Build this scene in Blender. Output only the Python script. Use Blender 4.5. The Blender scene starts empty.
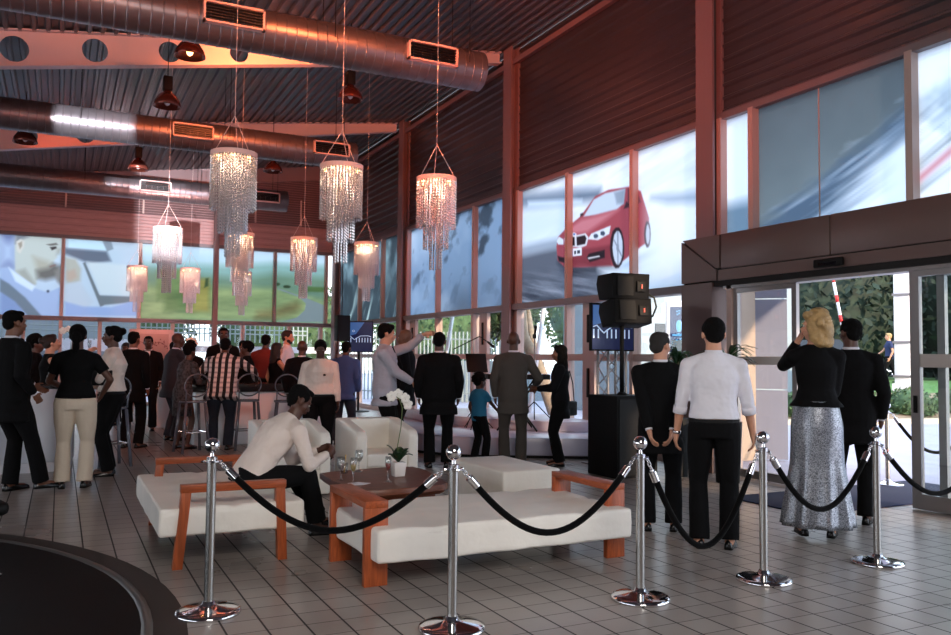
import bpy, bmesh, math, random
import numpy as np
from mathutils import Vector, Matrix, Quaternion, noise as mnoise
random.seed(7)
rng = np.random.RandomState(5)
scene = bpy.context.scene
C = scene.collection
PI = math.pi
V = Vector

# ---------------------------------------------------------------- camera
def make_camera():
    yaw, pitch, roll, f, h = 0.465555654, 0.0489970546, 0.0100858579, 825.9, 1.4474
    F = V((math.sin(yaw)*math.cos(pitch), math.cos(yaw)*math.cos(pitch), math.sin(pitch)))
    r = V((math.cos(yaw), -math.sin(yaw), 0)); u = r.cross(F)
    R = r*math.cos(roll) + u*math.sin(roll); U = -r*math.sin(roll) + u*math.cos(roll)
    cam = bpy.data.cameras.new('camera'); ob = bpy.data.objects.new('camera', cam); C.objects.link(ob)
    m = Matrix((( R.x, U.x, -F.x, 0), (R.y, U.y, -F.y, 0), (R.z, U.z, -F.z, h), (0, 0, 0, 1)))
    ob.matrix_world = m
    cam.sensor_width = 36; cam.lens = f*36/951; cam.clip_start = .05; cam.clip_end = 300
    scene.camera = ob
make_camera()

# ---------------------------------------------------------------- light
scene.view_settings.view_transform = 'Standard'
scene.view_settings.look = 'None'
scene.view_settings.gamma = 1
scene.view_settings.use_curve_mapping = False
scene.view_settings.exposure = 0.66
w = bpy.data.worlds.new('world'); scene.world = w; w.use_nodes = True
wn = w.node_tree.nodes; bgn = wn['Background']
tc = wn.new('ShaderNodeTexCoord'); sp = wn.new('ShaderNodeSeparateXYZ'); rp = wn.new('ShaderNodeValToRGB')
w.node_tree.links.new(tc.outputs['Generated'], sp.inputs[0]); w.node_tree.links.new(sp.outputs['Z'], rp.inputs[0])
rp.color_ramp.elements[0].position = 0.0; rp.color_ramp.elements[0].color = (.90, .94, 1, 1)
rp.color_ramp.elements[1].position = .7; rp.color_ramp.elements[1].color = (.60, .76, 1, 1)
w.node_tree.links.new(rp.outputs[0], bgn.inputs[0])
bgn.inputs[1].default_value = 2.3

def lamp(name, kind, loc, target, energy, color, size=.3, spot=60, blend=.5, size_y=None):
    d = bpy.data.lights.new(name, kind); o = bpy.data.objects.new(name, d); C.objects.link(o)
    o.location = loc
    if target is not None:
        o.rotation_euler = (V(target)-V(loc)).to_track_quat('-Z', 'Y').to_euler()
    d.energy = energy; d.color = color
    if kind == 'SPOT': d.spot_size = math.radians(spot); d.spot_blend = blend; d.shadow_soft_size = size
    if kind == 'POINT': d.shadow_soft_size = size
    if kind == 'AREA':
        d.size = size
        if size_y: d.shape = 'RECTANGLE'; d.size_y = size_y
    if kind == 'SUN': d.angle = size
    return o
lamp('low_sun', 'SUN', (0, 0, 20), V((0, 0, 20)) + V((-.14, 1, -.17)), 4.0, (1, .74, .52), math.radians(1.5))
RED = (1, .10, .035); AMB = (1, .20, .06)
# red and amber party floodlights of the hall
for i, (l, t, e, c, s) in enumerate([
    ((1.2, 3.0, 2.6), (7.8, 9.2, 6.4), 1050, RED, 46),
    ((2.6, 6.6, 2.7), (7.8, 12.6, 6.6), 380, RED, 58),
    ((3.2, 6.9, 6.1), (3.8, 10.4, 5.6), 520, AMB, 110),
    ((-.5, 6.9, 5.4), (.6, 10.4, 5.6), 160, AMB, 110),
    ((2.6, 12.6, 6.0), (3.4, 16.0, 5.5), 420, AMB, 120),
    ((-1.8, 17.6, 5.6), (3.0, 21.6, 5.5), 130, RED, 60),
    ((5.8, 11.5, 2.6), (7.8, 14.3, 5.0), 60, RED, 60),
    ((5.6, 16.6, 2.6), (7.8, 19.8, 5.0), 70, RED, 60),
    ((7.0, 9.9, 2.55), (7.8, 11.2, 4.0), 10, AMB, 120),
    ((2.5, 19.4, 3.0), (2.6, 25.4, 5.2), 420, (1, .42, .36), 110),
    ((-2.0, 6.5, 3.0), (1.0, 13.0, 7.0), 160, RED, 60),
    ((-1.5, 7.2, 4.6), (3.4, 8.6, 7.0), 330, AMB, 75)]):
    lamp('party_flood', 'SPOT', l, t, e, c, .08, s, .7)
# two white profile spotlights: duct patch and upright rectangle on the far wall (their shutters are built further down)
def sdir(az, el): return V((math.sin(math.radians(az)), math.cos(math.radians(az)), math.tan(math.radians(el)))).normalized()
PSPOT = [(V((-2.6, 3.0, 4.2)), sdir(13.4, 5.75), 2.65, 1.75, 30000), (V((-.62, .8, 1.3)), sdir(8.2, 10.0), 2.4, 2.9, 26000)]
for l_, d_, hx_, hy_, e_ in PSPOT: lamp('profile_spotlight_beam', 'SPOT', l_, l_+d_, e_, (.92, .93, 1), .004, 24, .1)
# soft white fill light added to brighten the seating, unseen behind the camera
lamp('unseen_fill_light', 'AREA', (.5, -1.5, 4.6), (2.6, 5.0, .0), 165, (1, .93, .86), 2.2)

# ---------------------------------------------------------------- materials
def s2l(c):
    return tuple(((x/255)/12.92 if x/255 <= .04045 else ((x/255+.055)/1.055)**2.4) for x in c)
MATS = {}
def mat(name, col, rough=.6, metal=0, spec=.5, noise=0, nscale=8, bump=0, bscale=60, emit=0, sheen=0, srgb=True, bd=.02):
    if name in MATS: return MATS[name]
    m = bpy.data.materials.new(name); m.use_nodes = True; MATS[name] = m
    nt = m.node_tree; b = nt.nodes['Principled BSDF']
    c = s2l(col) if srgb else col
    b.inputs['Base Color'].default_value = (*c, 1); b.inputs['Roughness'].default_value = rough
    b.inputs['Metallic'].default_value = metal; b.inputs['Specular IOR Level'].default_value = spec
    if sheen: b.inputs['Sheen Weight'].default_value = sheen
    if noise:
        t = nt.nodes.new('ShaderNodeTexCoord'); n = nt.nodes.new('ShaderNodeTexNoise'); n.inputs['Scale'].default_value = nscale
        n.inputs['Detail'].default_value = 5; nt.links.new(t.outputs['Object'], n.inputs['Vector'])
        r = nt.nodes.new('ShaderNodeValToRGB'); nt.links.new(n.outputs['Fac'], r.inputs[0])
        r.color_ramp.elements[0].position = .3; r.color_ramp.elements[1].position = .7
        r.color_ramp.elements[0].color = (*[x*(1-noise) for x in c], 1); r.color_ramp.elements[1].color = (*[min(1, x*(1+noise)) for x in c], 1)
        nt.links.new(r.outputs[0], b.inputs['Base Color'])
    if bump:
        t = nt.nodes.new('ShaderNodeTexCoord'); n = nt.nodes.new('ShaderNodeTexNoise'); n.inputs['Scale'].default_value = bscale
        nt.links.new(t.outputs['Object'], n.inputs['Vector'])
        bp = nt.nodes.new('ShaderNodeBump'); bp.inputs['Strength'].default_value = bump; bp.inputs['Distance'].default_value = bd
        nt.links.new(n.outputs['Fac'], bp.inputs['Height']); nt.links.new(bp.outputs[0], b.inputs['Normal'])
    if emit:
        b.inputs['Emission Color'].default_value = (*c, 1); b.inputs['Emission Strength'].default_value = emit
    return m

def wood(name, col, axis=0, dark=.5):
    m = mat(name, col, .38); nt = m.node_tree; b = nt.nodes['Principled BSDF']
    t = nt.nodes.new('ShaderNodeTexCoord'); mp = nt.nodes.new('ShaderNodeMapping')
    sc = [14, 14, 14]; sc[axis] = 1.6; mp.inputs['Scale'].default_value = sc
    n = nt.nodes.new('ShaderNodeTexNoise'); n.inputs['Scale'].default_value = 3; n.inputs['Detail'].default_value = 6; n.inputs['Distortion'].default_value = 1.2
    r = nt.nodes.new('ShaderNodeValToRGB'); c = s2l(col)
    r.color_ramp.elements[0].position = .35; r.color_ramp.elements[1].position = .65
    r.color_ramp.elements[0].color = (*[x*dark for x in c], 1); r.color_ramp.elements[1].color = (*c, 1)
    nt.links.new(t.outputs['Object'], mp.inputs[0]); nt.links.new(mp.outputs[0], n.inputs['Vector'])
    nt.links.new(n.outputs['Fac'], r.inputs[0]); nt.links.new(r.outputs[0], b.inputs['Base Color'])
    return m

def glass(name, tint=(.92, .97, .96), refl=.08):
    if name in MATS: return MATS[name]
    m = bpy.data.materials.new(name); m.use_nodes = True; MATS[name] = m; nt = m.node_tree
    nt.nodes.remove(nt.nodes['Principled BSDF'])
    o = nt.nodes['Material Output']; a = nt.nodes.new('ShaderNodeBsdfTransparent'); a.inputs[0].default_value = (*tint, 1)
    g = nt.nodes.new('ShaderNodeBsdfGlossy'); g.inputs['Roughness'].default_value = .02
    mx = nt.nodes.new('ShaderNodeMixShader'); mx.inputs[0].default_value = refl
    nt.links.new(a.outputs[0], mx.inputs[1]); nt.links.new(g.outputs[0], mx.inputs[2]); nt.links.new(mx.outputs[0], o.inputs[0])
    return m

def film(name):
    m = bpy.data.materials.new(name); m.use_nodes = True; MATS[name] = m; nt = m.node_tree
    nt.nodes.remove(nt.nodes['Principled BSDF']); o = nt.nodes['Material Output']
    at = nt.nodes.new('ShaderNodeVertexColor'); at.layer_name = 'Col'
    t = nt.nodes.new('ShaderNodeBsdfTranslucent'); d = nt.nodes.new('ShaderNodeBsdfDiffuse'); gl = nt.nodes.new('ShaderNodeBsdfGlossy')
    gl.inputs['Roughness'].default_value = .45
    m1 = nt.nodes.new('ShaderNodeMixShader'); m1.inputs[0].default_value = .06
    m2 = nt.nodes.new('ShaderNodeMixShader'); m2.inputs[0].default_value = .03
    dm = nt.nodes.new('ShaderNodeMix'); dm.data_type = 'RGBA'; dm.blend_type = 'MULTIPLY'; dm.inputs[0].default_value = 1; dm.inputs[7].default_value = (.56, .60, .62, 1)
    nt.links.new(at.outputs[0], dm.inputs[6]); nt.links.new(dm.outputs[2], t.inputs[0]); nt.links.new(at.outputs[0], d.inputs[0])
    nt.links.new(t.outputs[0], m1.inputs[1]); nt.links.new(d.outputs[0], m1.inputs[2])
    nt.links.new(m1.outputs[0], m2.inputs[1]); nt.links.new(gl.outputs[0], m2.inputs[2]); nt.links.new(m2.outputs[0], o.inputs[0])
    return m

M = dict(
    mullion=mat('mullion_paint', (176, 152, 144), .45),
    steel=mat('steel_paint', (124, 100, 100), .5),
    rail=mat('rail_paint', (112, 98, 100), .45),
    clad=mat('cladding', (92, 86, 90), .32, .6, noise=.12, nscale=.8),
    roof=mat('roof_sheet', (92, 92, 98), .42, .4, noise=.15, nscale=.7),
    siding=mat('siding', (165, 125, 122), .5),
    louvre=mat('louvre', (112, 88, 88), .5),
    duct=mat('galvanised_duct', (120, 114, 118), .36, .8, noise=.12, nscale=5),
    portal=mat('portal_panel', (104, 84, 80), .4, .3),
    portal_gap=mat('panel_gap', (14, 11, 11), .8),
    alu=mat('aluminium', (150, 146, 146), .35, .6),
    chrome=mat('chrome', (225, 225, 228), .08, 1),
    steelpole=mat('brushed_steel', (190, 188, 184), .26, 1),
    velvet=mat('black_velvet', (4, 4, 5), .95, spec=.1, sheen=.05),
    leather=mat('white_leather', (244, 238, 228), .5, bump=.25, bscale=14, noise=.04, nscale=3),
    black=mat('black_plastic', (8, 8, 9), .6, spec=.25),
    blackwood=mat('black_board', (9, 9, 11), .7, spec=.2),
    white=mat('white_paint', (226, 224, 228), .4),
    stage=mat('stage_white', (182, 178, 196), .3),
    carpet=mat('navy_carpet', (26, 34, 66), .95, noise=.25, nscale=90),
    disc=mat('turntable_black', (6, 5, 5), .6, noise=.5, nscale=2.2, spec=.12),
    discring=mat('turntable_ring', (58, 52, 50), .6, spec=.2),
    rim=mat('turntable_rim', (92, 90, 88), .35, .5),
    darkmetal=mat('dark_metal', (28, 26, 28), .4, .4),
    paving=mat('paving', (178, 172, 186), .8, noise=.08, nscale=2),
    road=mat('asphalt', (166, 164, 178), .85, noise=.1, nscale=1.5),
    kerb=mat('kerb_concrete', (205, 192, 170), .85),
    grass=mat('grass', (92, 132, 66), .95, noise=.4, nscale=9),
    dirt=mat('bank_soil', (150, 128, 104), .95, noise=.25, nscale=4),
    hedge=mat('hedge_leaf', (72, 96, 58), .8, noise=.35, nscale=5),
    darkleaf=mat('dark_leaf', (30, 46, 34), .8, noise=.5, nscale=3),
    bark=mat('bark', (150, 132, 112), .9, noise=.25, nscale=8),
    fence=mat('fence_metal', (150, 160, 158), .5),
    facade=mat('facade_paint', (150, 160, 165), .7),
    petal=mat('orchid_petal', (240, 236, 228), .5),
    leaf=mat('orchid_leaf', (30, 62, 34), .35),
    stem=mat('plant_stem', (84, 104, 52), .5),
    ceramic=mat('white_ceramic', (236, 230, 226), .25),
    red=mat('red_stripe', (200, 40, 40), .5),
    glow=mat('lamp_glow', (255, 190, 120), .5, emit=6),
    barwhite=mat('bar_panel', (222, 225, 232), .35),
    bartop=mat('bar_top', (40, 38, 40), .2),
    wine=None, glassw=glass('drinking_glass', (.93, .95, .95), .22), pane=glass('window_glass', (.93, .97, .97), .06),
    acrylic=glass('smoky_acrylic', (.62, .66, .72), .12),
)
M['wood'] = wood('cherry_wood', (176, 84, 42), 1, .62)
M['woodx'] = wood('cherry_wood_long', (176, 84, 42), 0, .62)
M['woodz'] = wood('cherry_wood_upright', (182, 88, 44), 2, .62)
M['slab'] = wood('slab_wood', (122, 66, 42), 0, .5)
def crystal():
    m = bpy.data.materials.new('crystal_bead'); m.use_nodes = True; nt = m.node_tree
    nt.nodes.remove(nt.nodes['Principled BSDF']); o = nt.nodes['Material Output']
    g = nt.nodes.new('ShaderNodeBsdfGlossy'); g.inputs['Roughness'].default_value = .04; g.inputs[0].default_value = (.96, .97, 1, 1)
    t = nt.nodes.new('ShaderNodeBsdfTranslucent'); t.inputs[0].default_value = (.92, .88, .88, 1)
    a = nt.nodes.new('ShaderNodeBsdfTransparent'); d = nt.nodes.new('ShaderNodeBsdfDiffuse'); d.inputs[0].default_value = (.9, .88, .9, 1)
    m1 = nt.nodes.new('ShaderNodeMixShader'); m1.inputs[0].default_value = .5
    m2 = nt.nodes.new('ShaderNodeMixShader'); m2.inputs[0].default_value = .6
    m3 = nt.nodes.new('ShaderNodeMixShader'); m3.inputs[0].default_value = .12
    nt.links.new(t.outputs[0], m1.inputs[1]); nt.links.new(d.outputs[0], m1.inputs[2])
    nt.links.new(m1.outputs[0], m2.inputs[1]); nt.links.new(g.outputs[0], m2.inputs[2])
    nt.links.new(m2.outputs[0], m3.inputs[1]); nt.links.new(a.outputs[0], m3.inputs[2]); nt.links.new(m3.outputs[0], o.inputs[0])
    return m
M['crystal'] = crystal()

def tile_floor():
    m = mat('floor_tiles', (112, 106, 104), .34); nt = m.node_tree; b = nt.nodes['Principled BSDF']; N = nt.nodes; L = nt.links
    T = .206
    t = N.new('ShaderNodeTexCoord'); s = N.new('ShaderNodeSeparateXYZ'); L.new(t.outputs['Object'], s.inputs[0])
    def math_(op, a, b_=None, c=None):
        n = N.new('ShaderNodeMath'); n.operation = op
        for i, x in enumerate((a, b_, c)):
            if x is None: continue
            if isinstance(x, (int, float)): n.inputs[i].default_value = x
            else: L.new(x, n.inputs[i])
        return n.outputs[0]
    fx = math_('FRACT', math_('ADD', math_('DIVIDE', s.outputs['X'], T), 40.02+.5))
    fy = math_('FRACT', math_('ADD', math_('DIVIDE', s.outputs['Y'], T), 40.37+.5))
    lx = math_('LESS_THAN', math_('ABSOLUTE', math_('SUBTRACT', fx, .5)), .027)
    ly = math_('LESS_THAN', math_('ABSOLUTE', math_('SUBTRACT', fy, .5)), .016)
    ln = math_('MAXIMUM', lx, math_('MULTIPLY', ly, .85))
    nz = N.new('ShaderNodeTexNoise'); nz.inputs['Scale'].default_value = 1.1; nz.inputs['Detail'].default_value = 4; L.new(t.outputs['Object'], nz.inputs['Vector'])
    wn_ = N.new('ShaderNodeTexWhiteNoise'); wn_.noise_dimensions = '2D'
    cx = math_('FLOOR', math_('ADD', math_('DIVIDE', s.outputs['X'], T), 40.02)); cy = math_('FLOOR', math_('ADD', math_('DIVIDE', s.outputs['Y'], T), 40.37))
    cb = N.new('ShaderNodeCombineXYZ'); L.new(cx, cb.inputs[0]); L.new(cy, cb.inputs[1]); L.new(cb.outputs[0], wn_.inputs['Vector'])
    r = N.new('ShaderNodeValToRGB'); r.color_ramp.elements[0].position = .3; r.color_ramp.elements[1].position = .75
    r.color_ramp.elements[0].color = (*s2l((140, 131, 125)), 1); r.color_ramp.elements[1].color = (*s2l((162, 154, 148)), 1)
    fac = math_('ADD', math_('MULTIPLY', nz.outputs['Fac'], .75), math_('MULTIPLY', wn_.outputs['Value'], .25)); L.new(fac, r.inputs[0])
    mx = N.new('ShaderNodeMix'); mx.data_type = 'RGBA'; L.new(ln, mx.inputs[0]); L.new(r.outputs[0], mx.inputs[6]); mx.inputs[7].default_value = (*s2l((34, 30, 30)), 1)
    L.new(mx.outputs[2], b.inputs['Base Color'])
    rr = math_('ADD', math_('MULTIPLY', nz.outputs['Fac'], .10), .24); rr2 = math_('ADD', rr, math_('MULTIPLY', ln, .4)); L.new(rr2, b.inputs['Roughness'])
    n2 = N.new('ShaderNodeTexNoise'); n2.inputs['Scale'].default_value = 30; L.new(t.outputs['Object'], n2.inputs['Vector'])
    bp = N.new('ShaderNodeBump'); bp.inputs['Strength'].default_value = .06; bp.inputs['Distance'].default_value = .01
    L.new(math_('SUBTRACT', n2.outputs['Fac'], math_('MULTIPLY', ln, 2)), bp.inputs['Height']); L.new(bp.outputs[0], b.inputs['Normal'])
    b.inputs['Specular IOR Level'].default_value = .6
    return m
M['tile'] = tile_floor()

# ---------------------------------------------------------------- mesh helpers
def tag(o, label=None, cat=None, group=None, kind=None):
    if label: o['label'] = label
    if cat: o['category'] = cat
    if group: o['group'] = group
    if kind: o['kind'] = kind
    return o
def link(name, me, m, parent=None, loc=None):
    o = bpy.data.objects.new(name, me); C.objects.link(o)
    if m is not None and not me.materials: me.materials.append(m)
    if parent: o.parent = parent
    if loc: o.location = loc
    return o
def empty(name, loc=(0, 0, 0), rz=0, label=None, cat=None, group=None):
    o = bpy.data.objects.new(name, None); C.objects.link(o); o.location = loc; o.rotation_euler = (0, 0, rz); o.empty_display_size = .1
    return tag(o, label, cat, group)
def copy_tree(o, parent=None):
    c = o.copy(); C.objects.link(c); c.parent = parent
    for ch in [x for x in bpy.data.objects if x.parent == o]: copy_tree(ch, c)
    return c
class MB:
    def __init__(s): s.v = []; s.f = []
    def add(s, vs, fs):
        k = len(s.v); s.v += [tuple(v) for v in vs]; s.f += [tuple(i+k for i in f) for f in fs]; return s
    def box(s, a, b):
        x0, y0, z0 = a; x1, y1, z1 = b
        x0, x1 = min(x0, x1), max(x0, x1); y0, y1 = min(y0, y1), max(y0, y1); z0, z1 = min(z0, z1), max(z0, z1)
        return s.add([(x0, y0, z0), (x1, y0, z0), (x1, y1, z0), (x0, y1, z0), (x0, y0, z1), (x1, y0, z1), (x1, y1, z1), (x0, y1, z1)],
                     [(0, 3, 2, 1), (4, 5, 6, 7), (0, 1, 5, 4), (1, 2, 6, 5), (2, 3, 7, 6), (3, 0, 4, 7)])
    def loft(s, rings, closed=True):
        n = len(rings[0]); vs = [p for r in rings for p in r]; fs = []
        for i in range(len(rings)-1):
            for j in range(n):
                a = i*n+j; b = i*n+(j+1) % n; fs.append((a, b, b+n, a+n))
        if closed: fs.append(tuple(range(n-1, -1, -1))); fs.append(tuple((len(rings)-1)*n+j for j in range(n)))
        return s.add(vs, fs)
    def tube(s, pts, r, n=8, caps=True):
        pts = [V(p) for p in pts]; rs = r if isinstance(r, (list, tuple)) else [r]*len(pts); rings = []; up = None
        for i, p in enumerate(pts):
            t = (pts[min(i+1, len(pts)-1)] - pts[max(i-1, 0)]).normalized()
            if up is None: up = V((0, 0, 1)) if abs(t.z) < .9 else V((1, 0, 0))
            x = t.cross(up).normalized(); y = x.cross(t).normalized(); up = y
            rings.append([p + x*rs[i]*math.cos(2*PI*k/n) + y*rs[i]*math.sin(2*PI*k/n) for k in range(n)])
        return s.loft(rings, caps)
    def limb(s, pts, rs, n=12, cap=3):
        # tube with rounded ends
        pts = [V(p) for p in pts]; P = []; R = []
        d0 = (pts[0]-pts[1]).normalized(); d1 = (pts[-1]-pts[-2]).normalized()
        for k in range(cap):
            a = (k+.35)/cap*PI/2; P.append(pts[0]+d0*rs[0]*math.cos(a)); R.append(rs[0]*math.sin(a))
        for p, r in zip(pts, rs): P.append(p); R.append(r)
        for k in range(cap-1, -1, -1):
            a = (k+.35)/cap*PI/2; P.append(pts[-1]+d1*rs[-1]*math.cos(a)); R.append(rs[-1]*math.sin(a))
        return s.tube(P, R, n)
    def ell(s, c, r, n=12, m=7, rot=None):
        c = V(c); rings = []
        for i in range(m):
            a = PI*(i+.5)/m; rr = math.sin(a); z = -math.cos(a)
            ring = []
            for k in range(n):
                p = V((r[0]*rr*math.cos(2*PI*k/n), r[1]*rr*math.sin(2*PI*k/n), r[2]*z))
                if rot is not None: p = rot @ p
                ring.append(c+p)
            rings.append(ring)
        return s.loft(rings)
    def lathe(s, prof, c=(0, 0, 0), n=24):
        return s.loft([[(c[0]+r*math.cos(2*PI*k/n), c[1]+r*math.sin(2*PI*k/n), c[2]+z) for k in range(n)] for r, z in prof])
    def prism(s, poly, z0, z1):
        n = len(poly)
        return s.add([(x, y, z0) for x, y in poly] + [(x, y, z1) for x, y in poly],
                     [tuple(range(n-1, -1, -1)), tuple(range(n, 2*n))] + [(i, (i+1) % n, n+(i+1) % n, n+i) for i in range(n)])
    def extr(s, prof, axis, a, b):
        # profile of 2D points extruded along an axis; axis 'Y': prof=(x,z); 'X': prof=(y,z)
        f = (lambda p, t: (p[0], t, p[1])) if axis == 'Y' else (lambda p, t: (t, p[0], p[1]))
        n = len(prof)
        return s.add([f(p, a) for p in prof]+[f(p, b) for p in prof],
                     [tuple(range(n-1, -1, -1)), tuple(range(n, 2*n))] + [(i, (i+1) % n, n+(i+1) % n, n+i) for i in range(n)])
    def xf(s, mtx):
        s.v = [tuple(mtx @ V(v)) for v in s.v]; return s
    def mesh(s, name, smooth=False, auto=False, fix=True):
        me = bpy.data.meshes.new(name); me.from_pydata(s.v, [], s.f)
        if fix:
            b = bmesh.new(); b.from_mesh(me); bmesh.ops.recalc_face_normals(b, faces=b.faces); b.to_mesh(me); b.free()
        if smooth or auto:
            me.polygons.foreach_set('use_smooth', [True]*len(me.polygons))
            if auto:
                me.set_sharp_from_angle(angle=math.radians(38))
        me.update(); return me
    def build(s, name, m, parent=None, smooth=False, auto=False, bevel=0, loc=None, seg=2, fix=True):
        me = s.mesh(name, smooth, auto, fix)
        if bevel:
            b = bmesh.new(); b.from_mesh(me)
            es = [e for e in b.edges if len(e.link_faces) == 2 and e.calc_face_angle(0) > .6]
            bmesh.ops.bevel(b, geom=es, offset=bevel, segments=seg, profile=.5, affect='EDGES', clamp_overlap=True)
            b.to_mesh(me); b.free(); me.polygons.foreach_set('use_smooth', [True]*len(me.polygons)); me.set_sharp_from_angle(angle=math.radians(50))
        return link(name, me, m, parent, loc)
def remesh(mb, name, voxel, smooth=4, fac=.5, noise_=0, nscale=20):
    me = mb.mesh(name); o = bpy.data.objects.new('tmp', me); C.objects.link(o)
    r = o.modifiers.new('r', 'REMESH'); r.mode = 'VOXEL'; r.voxel_size = voxel; r.use_smooth_shade = True
    if smooth: q = o.modifiers.new('s', 'SMOOTH'); q.iterations = smooth; q.factor = fac
    dg = bpy.context.evaluated_depsgraph_get()
    me2 = bpy.data.meshes.new_from_object(o.evaluated_get(dg)); me2.name = name
    bpy.data.objects.remove(o); bpy.data.meshes.remove(me)
    if noise_:
        co = np.empty(len(me2.vertices)*3); me2.vertices.foreach_get('co', co); no = np.empty_like(co); me2.vertices.foreach_get('normal', no)
        co = co.reshape(-1, 3); no = no.reshape(-1, 3)
        d = np.array([mnoise.noise(V(p)*nscale) for p in co])
        me2.vertices.foreach_set('co', (co+no*d[:, None]*noise_).ravel()); me2.update()
    me2.polygons.foreach_set('use_smooth', [True]*len(me2.polygons))
    return me2
def sbox(name, a, b, m, parent=None, bevel=0, kind=None):
    o = MB().box(a, b).build(name, m, parent, bevel=bevel)
    if kind: o['kind'] = kind
    return o
def struct(name, mb, m, **k):
    o = mb.build(name, m, **k); o['kind'] = 'structure'; return o
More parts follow.
